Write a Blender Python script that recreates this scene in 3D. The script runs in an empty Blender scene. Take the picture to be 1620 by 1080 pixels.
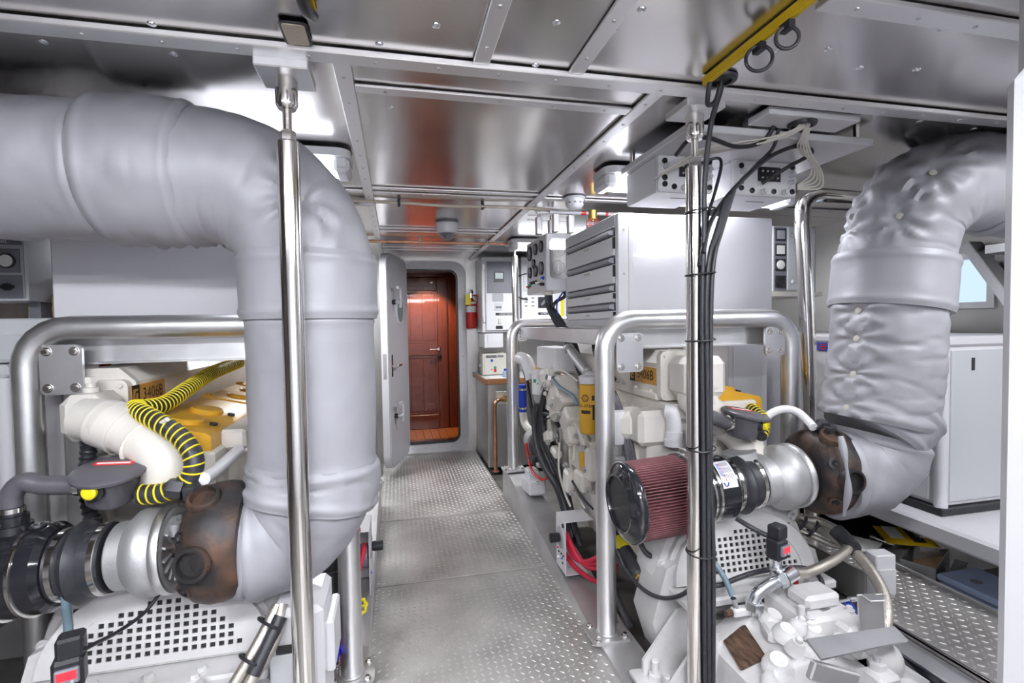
import bpy, math, random
from mathutils import Vector, Matrix, noise
random.seed(7)
R = math.radians
scene = bpy.context.scene
col = scene.collection
V = Vector

# ------------------------------------------------------------------ camera
FPX, CAMH = 795.0, 1.35
TH, PH, RO = R(12.94), R(1.98), R(0.9)
cf = V((math.sin(TH)*math.cos(PH), math.cos(TH)*math.cos(PH), -math.sin(PH)))
r0 = V((math.cos(TH), -math.sin(TH), 0)); u0 = r0.cross(cf)
cr = r0*math.cos(RO) - u0*math.sin(RO); cu = u0*math.cos(RO) + r0*math.sin(RO)
CC = V((0, 0, CAMH))
cd = bpy.data.cameras.new('camera'); cam = bpy.data.objects.new('camera', cd); col.objects.link(cam)
mw = Matrix.Identity(4)
for i in range(3):
    mw[i][0], mw[i][1], mw[i][2], mw[i][3] = cr[i], cu[i], -cf[i], CC[i]
cam.matrix_world = mw
cd.sensor_width = 36; cd.lens = 36*FPX/1620; cd.clip_start = .02; cd.clip_end = 100
scene.camera = cam

# ------------------------------------------------------------------ world and exposure
w = bpy.data.worlds.new('daylight'); scene.world = w; w.use_nodes = True
bgn = w.node_tree.nodes['Background']
bgn.inputs[0].default_value = (.62, .76, 1, 1); bgn.inputs[1].default_value = 0.95
vs = scene.view_settings
vs.view_transform = 'Standard'; vs.look = 'None'; vs.exposure = 0.40; vs.gamma = 1; vs.use_curve_mapping = False
LAMP = 1.0          # common factor for all fluorescent fittings
scene.cycles.use_denoising = True
scene.cycles.max_bounces = 6; scene.cycles.diffuse_bounces = 4; scene.cycles.glossy_bounces = 4; scene.cycles.transmission_bounces = 5; scene.cycles.transparent_max_bounces = 6
scene.cycles.use_adaptive_sampling = True; scene.cycles.adaptive_threshold = .05; scene.cycles.adaptive_min_samples = 12
scene.cycles.caustics_reflective = False; scene.cycles.caustics_refractive = False
scene.cycles.sample_clamp_indirect = 6

def at(x, y, Y=None, X=None, Z=None):
    """place in the room that the measured photo point (x, y) has on the plane Y=, X= or Z="""
    d = cf + cr*((x-810)/FPX) - cu*((y-540)/FPX)
    t = Y/d.y if Y is not None else X/d.x if X is not None else (Z-CAMH)/d.z
    return CC + d*t

# ------------------------------------------------------------------ materials
MATS = {}
def mat(name, c, rough=.4, metal=0., bump=0., bs=60., var=0., vs_=6., rvar=0., stretch=None, emit=0., coat=0., dark=None, trans=0., ior=1.45, alpha=1., detail=3, wave=0., ws=2., ramp=(.32, .68)):
    m = bpy.data.materials.new(name); m.use_nodes = True
    nt = m.node_tree; N = nt.nodes; L = nt.links; b = N['Principled BSDF']
    c4 = (c[0], c[1], c[2], 1)
    b.inputs['Base Color'].default_value = c4; b.inputs['Roughness'].default_value = rough; b.inputs['Metallic'].default_value = metal
    b.inputs['Coat Weight'].default_value = coat; b.inputs['IOR'].default_value = ior
    b.inputs['Transmission Weight'].default_value = trans; b.inputs['Alpha'].default_value = alpha
    if emit: b.inputs['Emission Color'].default_value = c4; b.inputs['Emission Strength'].default_value = emit
    tc = N.new('ShaderNodeTexCoord'); mp = N.new('ShaderNodeMapping'); L.new(tc.outputs['Object'], mp.inputs[0])
    if stretch: mp.inputs['Scale'].default_value = stretch
    if var or rvar:
        n = N.new('ShaderNodeTexNoise'); n.inputs['Scale'].default_value = vs_; n.inputs['Detail'].default_value = 5; L.new(mp.outputs[0], n.inputs[0])
        if var:
            rp = N.new('ShaderNodeValToRGB'); rp.color_ramp.elements[0].position = ramp[0]; rp.color_ramp.elements[1].position = ramp[1]
            dk = dark or tuple(k*(1-var) for k in c); rp.color_ramp.elements[0].color = (*dk, 1); rp.color_ramp.elements[1].color = c4
            L.new(n.outputs[0], rp.inputs[0]); L.new(rp.outputs[0], b.inputs['Base Color'])
        if rvar:
            mr = N.new('ShaderNodeMapRange'); mr.inputs[3].default_value = rough-rvar; mr.inputs[4].default_value = rough+rvar
            L.new(n.outputs[0], mr.inputs[0]); L.new(mr.outputs[0], b.inputs['Roughness'])
    nrm = None
    if bump:
        n2 = N.new('ShaderNodeTexNoise'); n2.inputs['Scale'].default_value = bs; n2.inputs['Detail'].default_value = detail; L.new(mp.outputs[0], n2.inputs[0])
        bp = N.new('ShaderNodeBump'); bp.inputs['Strength'].default_value = bump; bp.inputs['Distance'].default_value = .01
        L.new(n2.outputs[0], bp.inputs['Height']); nrm = bp
    if wave:
        n3 = N.new('ShaderNodeTexNoise'); n3.inputs['Scale'].default_value = ws; n3.inputs['Detail'].default_value = 1; L.new(tc.outputs['Object'], n3.inputs[0])
        b3 = N.new('ShaderNodeBump'); b3.inputs['Strength'].default_value = wave; b3.inputs['Distance'].default_value = .05
        L.new(n3.outputs[0], b3.inputs['Height'])
        if nrm: L.new(nrm.outputs[0], b3.inputs['Normal'])
        nrm = b3
    if nrm: L.new(nrm.outputs[0], b.inputs['Normal'])
    MATS[name] = m
    return m
mat('ceil', (.74, .715, .70), .21, 1, bump=.010, bs=12, rvar=.05, wave=.09, ws=2.2, var=.12, vs_=2.2)
mat('batten', (.84, .83, .84), .40, .9, bump=.02, bs=40, rvar=.05)
mat('alu', (.82, .82, .835), .36, .95, bump=.03, bs=25, rvar=.09, vs_=9, var=.1)
mat('alu_dull', (.66, .65, .655), .46, .75, bump=.04, bs=30, rvar=.08, var=.22, vs_=5)
mat('wallmetal', (.56, .55, .535), .36, 1, bump=.02, bs=20, wave=.06, ws=2, rvar=.06, var=.1, vs_=3)
mat('steel', (.80, .78, .755), .13, 1, bump=.006, bs=30, rvar=.04)
mat('chrome', (.86, .86, .87), .1, 1)
mat('zinc', (.78, .8, .84), .25, 1, rvar=.06, vs_=40)
mat('plate', (.62, .595, .575), .45, .6, bump=.04, bs=60, rvar=.1, var=.42, vs_=3.2)
mat('tread', (.80, .775, .76), .36, .7, rvar=.06, var=.15, vs_=8)
mat('jacket', (.44, .435, .475), .5, .12, bump=.12, bs=14, var=.14, vs_=5, wave=.14, ws=7)
mat('jacket_smooth', (.42, .415, .455), .5, .12, bump=.08, bs=16, var=.14, vs_=4, wave=.06, ws=6)
mat('seam', (.36, .355, .40), .6, .1)
mat('white', (.78, .77, .80), .28, bump=.01, bs=40)
mat('white_panel', (.80, .79, .84), .16, coat=.3, wave=.01, ws=3)
mat('white_soft', (.76, .75, .79), .35)
mat('lightgrey', (.62, .63, .66), .3)
mat('cream', (.79, .75, .70), .34, bump=.06, bs=35, var=.10, vs_=9, rvar=.08)
mat('gear', (.76, .745, .75), .34, bump=.07, bs=40, var=.14, vs_=10, rvar=.08)
mat('beige', (.70, .67, .60), .45, var=.08)
mat('catyellow', (.74, .40, .035), .34, bump=.03, bs=40, var=.14, vs_=9)
mat('yellow', (.86, .72, .02), .4)
mat('railyellow', (.72, .47, .01), .42, var=.15)
mat('amber', (.60, .30, .06), .3)
mat('rubber', (.035, .035, .042), .42, bump=.05, bs=80)
mat('rubber_grey', (.105, .10, .115), .36, bump=.03, bs=60)
mat('blackgloss', (.02, .02, .026), .12, coat=.5)
mat('black', (.022, .022, .028), .38)
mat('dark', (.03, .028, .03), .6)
mat('braid', (.58, .54, .49), .36, .85, bump=.25, bs=300, var=.14, vs_=160)
mat('castalu', (.52, .52, .53), .52, .7, bump=.08, bs=120, rvar=.06)
mat('rust', (.155, .085, .055), .5, .4, bump=.14, bs=50, var=.6, vs_=9, dark=(.036, .034, .036), ramp=(.44, .72))
mat('rustplate', (.17, .10, .065), .7, .2, bump=.4, bs=40, var=.75, vs_=8, stretch=(12, 2, 12))
mat('pleat', (.20, .075, .085), .5, bump=.05, bs=120, var=.25, vs_=20)
mat('red', (.62, .022, .02), .22, coat=.4)
mat('redcable', (.66, .03, .07), .38)
mat('blue', (.02, .06, .5), .35)
mat('bluehose', (.01, .01, .62), .3)
mat('greyhose', (.17, .24, .29), .42)
mat('teal', (.0, .19, .18), .32)
mat('copper', (.58, .30, .19), .32, 1, rvar=.1, var=.3, vs_=12)
mat('brass', (.62, .42, .14), .32, 1)
mat('wood', (.20, .042, .016), .28, coat=.35, bump=.03, bs=40, stretch=(16, 16, 1.2), var=.42, vs_=7)
mat('wood_h', (.20, .042, .016), .28, coat=.35, stretch=(1.2, 16, 16), var=.42, vs_=7)
mat('woodfloor', (.56, .20, .045), .3, coat=.3, stretch=(1.5, 16, 4), var=.35, vs_=8)
mat('woodtrim', (.36, .16, .075), .35, stretch=(4, 4, 20), var=.35, vs_=8)
mat('cardboard', (.62, .40, .22), .7, var=.1)
mat('plastic_clear', (.70, .70, .70), .25, trans=.4, ior=1.2, alpha=.85)
mat('plastic_blue', (.42, .52, .74), .3, trans=.25, ior=1.2)
mat('glass', (.9, .95, .97), .03, trans=1., ior=1.1)
mat('dome', (.55, .56, .62), .04, trans=.7, ior=1.1)
mat('paper', (.80, .80, .78), .6)
mat('label', (.82, .82, .88), .35)
mat('text_dark', (.02, .02, .02), .5)
mat('text_white', (.85, .85, .86), .5)
mat('text_blue', (.02, .08, .5), .5)
mat('text_red', (.7, .03, .03), .5)
mat('green', (.02, .28, .16), .45)
mat('greyface', (.20, .20, .235), .4)
mat('panelgrey', (.42, .42, .46), .4)
mat('screen', (.30, .40, .40), .2)
mat('led_red', (1, .02, .03), .3, emit=1.5)
mat('tube', (.88, .93, 1), .3, emit=4)
mat('tube_fill', (.93, .96, 1), .3, emit=42)  # strong glow for the added aft lamps, fills faces turned to the camera
mat('downlamp', (1, .72, .42), .3, emit=12)
mat('tie_white', (.82, .79, .72), .4)
mat('wirewhite', (.76, .72, .66), .45)
mat('bilge', (.30, .285, .27), .5, .4, var=.5, vs_=4)
mat('ropecable', (.62, .54, .44), .6, bump=.4, bs=160)
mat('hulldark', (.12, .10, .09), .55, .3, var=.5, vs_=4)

# ------------------------------------------------------------------ mesh builder
def basis(d, hint=None):
    d = V(d).normalized()
    h = V(hint) if hint is not None else (V((0, 0, 1)) if abs(d.z) < .9 else V((0, 1, 0)))
    a = h.cross(d)
    if a.length < 1e-5: h = V((1, 0, 0)); a = h.cross(d)
    a.normalize()
    return a, d.cross(a).normalized(), d

def spline(pts, n=8):
    P = [V(p) for p in pts]
    if len(P) < 3: return P
    P = [P[0]*2-P[1]] + P + [P[-1]*2-P[-2]]
    out = []
    for i in range(1, len(P)-2):
        a, b, c, d = P[i-1:i+3]
        for k in range(n):
            t = k/n
            out.append(.5*((2*b)+(c-a)*t+(2*a-5*b+4*c-d)*t*t+(3*b-a-3*c+d)*t*t*t))
    out.append(P[-2])
    return out

class MB:
    def __init__(s): s.v = []; s.f = []
    def add(s, vs, fs):
        o = len(s.v); s.v += [V(p) for p in vs]; s.f += [tuple(i+o for i in q) for q in fs]; return s
    def box(s, c, sz, rot=None, b=0.):
        hx, hy, hz = sz[0]/2, sz[1]/2, sz[2]/2
        c = V(c); M3 = rot or Matrix.Identity(3)
        b = min(b, hx*.49, hy*.49, hz*.49)
        if b <= 0:
            vs = [M3 @ V((x, y, z))+c for x in (-hx, hx) for y in (-hy, hy) for z in (-hz, hz)]
            return s.add(vs, [(0, 1, 3, 2), (4, 6, 7, 5), (0, 4, 5, 1), (2, 3, 7, 6), (0, 2, 6, 4), (1, 5, 7, 3)])
        h = (hx, hy, hz); vs = []; idx = {}
        for sx in (-1, 1):
            for sy in (-1, 1):
                for sz_ in (-1, 1):
                    sg = (sx, sy, sz_)
                    for ax in range(3):
                        p = [sg[k]*(h[k]-(0 if k == ax else b)) for k in range(3)]
                        idx[(sg, ax)] = len(vs); vs.append(M3 @ V(p)+c)
        fs = []
        for ax in range(3):
            o1, o2 = (ax+1) % 3, (ax+2) % 3
            for sg in (-1, 1):
                q = []
                for (p, r_) in ((-1, -1), (1, -1), (1, 1), (-1, 1)):
                    k = [0, 0, 0]; k[ax] = sg; k[o1] = p; k[o2] = r_
                    q.append(idx[(tuple(k), ax)])
                fs.append(tuple(q) if sg > 0 else tuple(q[::-1]))
            for p in (-1, 1):
                for r_ in (-1, 1):
                    k0 = [0, 0, 0]; k1 = [0, 0, 0]; k0[o1] = k1[o1] = p; k0[o2] = k1[o2] = r_; k0[ax] = -1; k1[ax] = 1
                    q = (idx[(tuple(k0), o1)], idx[(tuple(k1), o1)], idx[(tuple(k1), o2)], idx[(tuple(k0), o2)])
                    fs.append(q if p*r_ > 0 else q[::-1])
        for sg in [(a, b_, c_) for a in (-1, 1) for b_ in (-1, 1) for c_ in (-1, 1)]:
            q = (idx[(sg, 0)], idx[(sg, 1)], idx[(sg, 2)])
            fs.append(q if sg[0]*sg[1]*sg[2] > 0 else q[::-1])
        return s.add(vs, fs)
    def mm(s, x0, x1, y0, y1, z0, z1, b=0.):
        return s.box(((x0+x1)/2, (y0+y1)/2, (z0+z1)/2), (abs(x1-x0), abs(y1-y0), abs(z1-z0)), None, b)
    def lathe(s, o, d, prof, n=24, cap=True, hint=None):
        o = V(o); a, b_, d = basis(d, hint); vs = []; fs = []
        for (t, r_) in prof:
            for k in range(n):
                an = 2*math.pi*k/n
                vs.append(o+d*t+(a*math.cos(an)+b_*math.sin(an))*r_)
        for i in range(len(prof)-1):
            for k in range(n):
                k2 = (k+1) % n
                fs.append((i*n+k, i*n+k2, (i+1)*n+k2, (i+1)*n+k))
        if cap: fs.append(tuple(range(n-1, -1, -1))); fs.append(tuple((len(prof)-1)*n+k for k in range(n)))
        return s.add(vs, fs)
    def cyl(s, p0, p1, r_, r2=None, n=16, b=0.):
        p0, p1 = V(p0), V(p1); L_ = (p1-p0).length; r2 = r_ if r2 is None else r2
        pr = [(0, r_), (L_, r2)] if not b else [(0, r_-b), (b, r_), (L_-b, r2), (L_, r2-b)]
        return s.lathe(p0, p1-p0, pr, n)
    def hexn(s, p0, d, h, r_, n=6):
        d = V(d).normalized(); return s.lathe(p0, d, [(0, r_), (h*.85, r_), (h, r_*.86)], n)
    def bolt(s, p, d, r_=.009, h=.008):
        d = V(d).normalized(); p = V(p)
        s.lathe(p, d, [(0, r_*1.5), (h*.25, r_*1.5)], 12); s.hexn(p, d, h*1.2, r_); return s
    def tube(s, pts, r_, n=12, sm=8, cap=True, disp=None):
        P = spline(pts, sm) if sm else [V(p) for p in pts]
        m = len(P); rad = (lambda t: r_) if not callable(r_) else r_
        vs = []; fs = []; a = None
        for i, p in enumerate(P):
            t_ = (P[min(i+1, m-1)]-P[max(i-1, 0)])
            if t_.length < 1e-9: t_ = V((0, 0, 1))
            t_.normalize()
            if a is None: a, b_, _ = basis(t_)
            else:
                a = (a-t_*a.dot(t_)).normalized(); b_ = t_.cross(a)
            for k in range(n):
                an = 2*math.pi*k/n; u = i/(m-1)
                rr = rad(u)
                q = p+(a*math.cos(an)+b_*math.sin(an))*rr
                if disp: q = q+(q-p).normalized()*disp(u, an, q)
                vs.append(q)
        for i in range(m-1):
            for k in range(n):
                k2 = (k+1) % n
                fs.append((i*n+k, i*n+k2, (i+1)*n+k2, (i+1)*n+k))
        if cap: fs.append(tuple(range(n-1, -1, -1))); fs.append(tuple((m-1)*n+k for k in range(n)))
        return s.add(vs, fs)
    def torus(s, c, d, R_, r_, n=24, k=8):
        a, b_, d = basis(d); c = V(c); vs = []; fs = []
        for i in range(n):
            an = 2*math.pi*i/n; e = a*math.cos(an)+b_*math.sin(an)
            for j in range(k):
                bn = 2*math.pi*j/k; vs.append(c+e*(R_+r_*math.cos(bn))+d*(r_*math.sin(bn)))
        for i in range(n):
            for j in range(k):
                fs.append((i*k+j, ((i+1) % n)*k+j, ((i+1) % n)*k+(j+1) % k, i*k+(j+1) % k))
        return s.add(vs, fs)
    def sphere(s, c, r_, n=14, m=8, sc=(1, 1, 1)):
        c = V(c); vs = [c+V((0, 0, r_*sc[2]))]; fs = []
        for i in range(1, m):
            th = math.pi*i/m
            for k in range(n):
                ph = 2*math.pi*k/n
                vs.append(c+V((r_*sc[0]*math.sin(th)*math.cos(ph), r_*sc[1]*math.sin(th)*math.sin(ph), r_*sc[2]*math.cos(th))))
        vs.append(c-V((0, 0, r_*sc[2])))
        for k in range(n): fs.append((0, 1+k, 1+(k+1) % n))
        for i in range(m-2):
            for k in range(n):
                fs.append((1+i*n+k, 1+(i+1)*n+k, 1+(i+1)*n+(k+1) % n, 1+i*n+(k+1) % n))
        L_ = len(vs)-1; o = 1+(m-2)*n
        for k in range(n): fs.append((L_, o+(k+1) % n, o+k))
        return s.add(vs, fs)
    def prism(s, out, o, u, v, w_, hole=None):
        """outline (list of 2D) in the plane o + a*u + b*v, extruded along the vector w_; optional hole outline of the same count"""
        o, u, v, w_ = V(o), V(u), V(v), V(w_); n = len(out)
        p = [o+u*a+v*b for a, b in out]
        if hole is None:
            vs = p+[q+w_ for q in p]
            fs = [tuple(range(n-1, -1, -1)), tuple(range(n, 2*n))]+[(i, (i+1) % n, n+(i+1) % n, n+i) for i in range(n)]
            return s.add(vs, fs)
        h = [o+u*a+v*b for a, b in hole]
        vs = p+[q+w_ for q in p]+h+[q+w_ for q in h]; fs = []
        for i in range(n):
            j = (i+1) % n
            fs += [(i, j, n+j, n+i), (2*n+j, 2*n+i, 3*n+i, 3*n+j), (j, i, 2*n+i, 2*n+j), (n+i, n+j, 3*n+j, 3*n+i)]
        return s.add(vs, fs)
    def build(s, name, m, parent=None, ang=38, label=None, kind=None):
        me = bpy.data.meshes.new(name)
        o = V((0, 0, 0)) if parent is None else ORG[parent.name]
        me.from_pydata([tuple(p-o) for p in s.v], [], s.f); me.update()
        me.materials.append(MATS[m] if isinstance(m, str) else m)
        me.shade_smooth(); me.set_sharp_from_angle(angle=R(ang))
        ob = bpy.data.objects.new(name, me); col.objects.link(ob)
        if parent is not None: ob.parent = parent
        ORG[ob.name] = o
        if label: ob['label'] = label
        if kind: ob['kind'] = kind
        return ob
ORG = {}
def rep(name, mb, m, parent, locs, ang=38):
    """copies of one small piece (built round the origin, shared mesh), each an object of its own"""
    me = None; org = ORG[parent.name]; out = []
    for p in locs:
        if me is None:
            tmp = mb.build(name, m, None, ang); me = tmp.data; ob = tmp
        else:
            ob = bpy.data.objects.new(name, me); col.objects.link(ob)
        ob.parent = parent; ob.location = V(p)-org; ORG[ob.name] = org; out.append(ob)
    return out
def bolts(parent, locs, d, r_=.010, h=.010, m='steel', name='bolt'): return rep(name, MB().bolt((0, 0, 0), d, r_, h), m, parent, locs)
def rrect(w_, h_, r_, n=5):
    pts = []
    for (cx, cy, a0) in ((w_/2-r_, h_/2-r_, 0), (-w_/2+r_, h_/2-r_, 90), (-w_/2+r_, -h_/2+r_, 180), (w_/2-r_, -h_/2+r_, 270)):
        for k in range(n+1):
            a = R(a0+90*k/n); pts.append((cx+r_*math.cos(a), cy+r_*math.sin(a)))
    return pts
def circ(r_, n=24, cx=0, cy=0): return [(cx+r_*math.cos(2*math.pi*k/n), cy+r_*math.sin(2*math.pi*k/n)) for k in range(n)]
def thing(name, label, cat, loc, group=None, kind=None):
    o = bpy.data.objects.new(name, None); col.objects.link(o); o.location = loc; o.empty_display_size = .05
    ORG[o.name] = V(loc)
    o['label'] = label
    if kind: o['kind'] = kind
    else: o['category'] = cat
    if group: o['group'] = group
    return o
def tag(o, label, cat, group=None):
    o['label'] = label; o['category'] = cat
    if group: o['group'] = group
    return o
def solo(mb, name, m, label, cat, group=None, ang=38):
    """a thing that is a single mesh, its origin at its base"""
    n = len(mb.v); lo = V((sum(p.x for p in mb.v)/n, sum(p.y for p in mb.v)/n, min(p.z for p in mb.v)))
    mb.v = [p-lo for p in mb.v]
    o = mb.build(name, m, None, ang); o.location = lo; ORG[o.name] = lo
    # children are built in world coordinates
    return tag(o, label, cat, group)
def struct(name, mb, m, label=None, ang=38):
    o = mb.build(name, m, None, ang); o['kind'] = 'structure'
    if label: o['label'] = label
    return o
def text(name, st, o, u, v, size, m, parent, align='CENTER', thick=.0006):
    cu_ = bpy.data.curves.new(name, 'FONT'); cu_.body = st; cu_.size = size; cu_.align_x = align; cu_.align_y = 'CENTER'; cu_.resolution_u = 2
    tmp = bpy.data.objects.new('tmp', cu_); me = bpy.data.meshes.new_from_object(tmp)
    bpy.data.objects.remove(tmp); bpy.data.curves.remove(cu_)
    u, v = V(u).normalized(), V(v).normalized(); wv = u.cross(v).normalized(); o = V(o); org = ORG[parent.name]
    for p in me.vertices:
        q = o+u*p.co.x+v*p.co.y+wv*thick; p.co = q-org
    me.name = name; me.materials.clear(); me.materials.append(MATS[m])
    ob = bpy.data.objects.new(name, me); col.objects.link(ob); ob.parent = parent; ORG[ob.name] = org
    return ob
def frame_of(n_):
    """right and up direction on a face with outward normal n_"""
    n_ = V(n_).normalized(); up = V((0, 0, 1)) if abs(n_.z) < .95 else V((0, 1, 0))
    u = up.cross(n_).normalized(); return u, n_.cross(u).normalized(), n_
X_, Y_, Z_ = V((1, 0, 0)), V((0, 1, 0)), V((0, 0, 1))
def rot3(u, v, w_): return Matrix((u, v, w_)).transposed()
CEIL = 2.05

# ------------------------------------------------------------------ fluorescent fittings (lamps of the room and added fill lamps)
def fitting(loc, ax, L_, label, power, wd=.2, tubes='tube'):
    """white ceiling fitting with two tubes; ax 0 = along X, 1 = along Y"""
    x, y = loc; z = CEIL-.012
    t = thing('ceiling_light', label, 'light', (x, y, z), 'fluorescent ceiling lights')
    u = X_ if ax == 0 else Y_; s_ = Y_ if ax == 0 else X_
    c = V((x, y, z))
    MB().prism(rrect(L_, wd, .05), c-Z_*.03, u, s_, Z_*.03).build('base_plate', 'white', t)
    for e in (-1, 1):
        MB().box(c+u*(e*(L_/2-.035))-Z_*.055, (.06, wd*.8, .06) if ax == 0 else (wd*.8, .06, .06), None, .02).build('end_cap', 'white', t)
        MB().cyl(c+s_*(e*wd*.24)-u*(L_/2-.06)-Z_*.062, c+s_*(e*wd*.24)+u*(L_/2-.06)-Z_*.062, .016, n=12).build('lamp_tube', tubes, t)
    ld = bpy.data.lights.new('tube_light', 'AREA'); ld.shape = 'RECTANGLE'; ld.size = L_-.14; ld.size_y = wd*.9; ld.energy = power*LAMP; ld.color = (.95, .97, 1)
    lo = bpy.data.objects.new('tube_light', ld); col.objects.link(lo); lo.parent = t; lo.location = (0, 0, -.085)
    if ax == 1: lo.rotation_euler = (0, 0, R(90))
    return t
fitting((1.22, 2.16), 0, .62, 'bright twin-tube fluorescent ceiling light left of the white electronics boxes', 11)
fitting((-.47, 2.15), 0, .62, 'white ceiling light half hidden behind the left exhaust elbow', 1.3)
fitting((1.32, 4.05), 0, .8, 'small far ceiling light above the load bank panels', 20)
fitting((-.62, 4.25), 0, .62, 'added fill light left of the far walkway, hidden behind the left exhaust', 20)  # made-up lamp, hidden from view, brightens the door end
fitting((1.76, 2.33), 0, .62, 'ceiling light glimpsed beside the bent stainless pipe', 5)
fitting((-1.7, 3.6), 1, 1.2, 'added fill light over the outer side of the left engine', 20)  # added lamp for fill on the left side
fitting((-.85, .05), 0, 1.2, 'added fill light on the port side near the aft end', 18, tubes='tube_fill')  # unseen lamp added behind the view, frontal fill from port
fitting((.75, .0), 0, 1.2, 'added fill light on the starboard side near the aft end', 16, tubes='tube_fill')  # its starboard counterpart, also added out of view for fill
fitting((2.2, .55), 1, 1.2, 'added fill light over the starboard tread plate platform', 20)  # added side lamp out of view, brightens the right side
fitting((.2, -.8), 0, 1.2, 'added fill light in front of the aft bulkhead', 22, tubes='tube_fill')  # invented lamp behind the camera, lights the forward-lying faces

# ------------------------------------------------------------------ structure
XL, XR, YB, YF = -2.9, 3.15, -1.5, 5.33
fl = struct('floor', MB().mm(XL, XR, YB, YF+.0, -.2, -.08), 'bilge', 'dark bilge below the aluminium tread plates')
def treads(x0, x1, y0, y1, z, p=.030, L_=.0115, w_=.0036, h=.0022):
    mb = MB(); i = 0
    nx = int((x1-x0-.02)/p); ny = int((y1-y0-.02)/p)
    for ix in range(nx):
        for iy in range(ny):
            cx = x0+.01+(ix+.5)*p; cy = y0+.01+(iy+.5)*p
            a = R(45) if (ix+iy) % 2 else R(-45)
            ca, sa = math.cos(a), math.sin(a)
            q = [(-L_, 0), (0, -w_), (L_, 0), (0, w_)]
            vs = [(cx+px*ca-py*sa, cy+px*sa+py*ca, z) for px, py in q]+[(cx+px*ca*.55-py*sa*.5, cy+px*sa*.55+py*ca*.5, z+h) for px, py in q]
            mb.add(vs, [(0, 1, 5, 4), (1, 2, 6, 5), (2, 3, 7, 6), (3, 0, 4, 7), (4, 5, 6, 7)])
    return mb
CX0, CX1 = -.15, .80
for y0, y1 in ((3.545, YF-.01), (2.655, 3.535), (1.55, 2.645), (.55, 1.54), (YB+.1, .54)):
    pl = MB().mm(CX0, CX1, y0, y1, -.012, 0, .002).build('floor_plate', 'plate', fl)
    treads(CX0, CX1, y0, y1, 0).build('tread_bars', 'tread', pl, kind='stuff')
    mb = MB()
    for xx in (CX0+.03, CX1-.03):
        for yy in (y0+.03, (y0+y1)/2, y1-.03): mb.lathe((xx, yy, 0), Z_, [(0, .009), (.0015, .008)], 10)
    mb.build('countersunk_screws', 'alu_dull', pl, kind='stuff')
mb = MB()
for x in (CX0+.02, CX1-.02, (CX0+CX1)/2): MB().mm(x-.02, x+.02, YB+.1, YF-.01, -.08, -.0125).build('bearer', 'alu_dull', fl)

# ceiling
ce = struct('ceiling', MB().mm(XL, XR, YB, YF+.1, CEIL+.012, CEIL+.08), 'alu_dull', 'polished stainless steel ceiling')
BX0, BX1 = -.125, .785
cells = [(XL, BX0, 1.36, 2.9), (XL, BX0, 2.9, YF), (BX1, XR, 1.36, 2.9), (BX1, XR, 2.9, YF),
         (BX0, BX1, 1.36, 1.54), (BX0, BX1, 1.54, 2.63), (BX0, BX1, 2.63, 3.7), (BX0, BX1, 3.7, 4.55), (BX0, BX1, 4.55, YF),
         (XL, .235, YB, 1.36), (.235, .50, YB, 1.36), (.50, XR, YB, 1.36)]
for i, (a, b, c, d) in enumerate(cells):
    nx = max(2, int((b-a)/.12)); ny = max(2, int((d-c)/.12)); mb = MB(); vs = []; fs = []
    for iy in range(ny+1):
        for ix in range(nx+1):
            x = a+.002+(b-a-.004)*ix/nx; y = c+.002+(d-c-.004)*iy/ny
            e = math.sin(math.pi*ix/nx)*math.sin(math.pi*iy/ny)
            vs.append((x, y, CEIL+.004*noise.noise(V((x*1.7, y*1.7, i*3.1)))*e-.003*e))
    for iy in range(ny):
        for ix in range(nx):
            k = iy*(nx+1)+ix; fs.append((k, k+nx+1, k+nx+2, k+1))
    n0 = len(vs); vs += [(x, y, CEIL+.012) for (x, y) in ((a+.002, c+.002), (b-.002, c+.002), (b-.002, d-.002), (a+.002, d-.002))]
    fs.append((n0, n0+1, n0+2, n0+3))
    mb.add(vs, fs).build('ceiling_panel', 'ceil', ce, 60)
def batten(p0, p1, wd=.044, th=.009, step=.16, m='batten'):
    p0, p1 = V((*p0, CEIL-.004)), V((*p1, CEIL-.004)); d = (p1-p0); L_ = d.length; d.normalize(); s_ = Z_.cross(d)
    b = MB().box((p0+p1)/2-Z_*th/2, (L_, wd, th), rot3(d, s_, Z_), .0025).build('batten', m, ce)
    n = max(2, int(L_/step)); mb = MB()
    for k in range(n):
        mb.lathe(p0+d*(L_*(k+.5)/n)-Z_*th, -Z_, [(0, .006), (.002, .005), (.003, .002)], 8)
    mb.build('screws', 'alu_dull', b, kind='stuff')
batten((XL+.02, 1.365), (XR-.02, 1.365), .056, .016)
batten((BX0, 1.395), (BX0, YF-.02), .046); batten((BX1, 1.395), (BX1, YF-.02), .046)
batten((BX0+.024, 1.545), (BX1-.024, 1.545), .046, .008)
for y in (2.63, 2.72, 3.68, 3.80, 4.55, 4.72): batten((BX0+.024, y), (BX1-.024, y), .028, .006)
batten((.235, YB), (.235, 1.336), .044); batten((.50, YB), (.50, 1.336), .044)
batten((.92, .93), (XR-.02, .93), .055, .014)
for y in (2.7, 4.3): batten((XL+.02, y), (BX0-.024, y)); batten((BX1+.024, y), (XR-.02, y))
mb = MB()
for (px, py) in ((68, 66), (274, 85), (240, 38), (1230, 80), (1310, 78), (1240, 160), (1360, 107), (1455, 192), (1540, 204), (1490, 45), (1450, 110), (1295, 250), (1320, 285), (1400, 252), (1437, 258), (600, 70), (690, 40), (880, 35), (970, 48), (847, 103), (1015, 15), (620, 170)):
    p = at(px, py, Z=CEIL); mb.lathe((p.x, p.y, CEIL+.002), -Z_, [(0, .011), (.004, .010), (.0065, .004)], 10)
mb.build('dome_screws', 'zinc', ce, kind='stuff')
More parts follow.
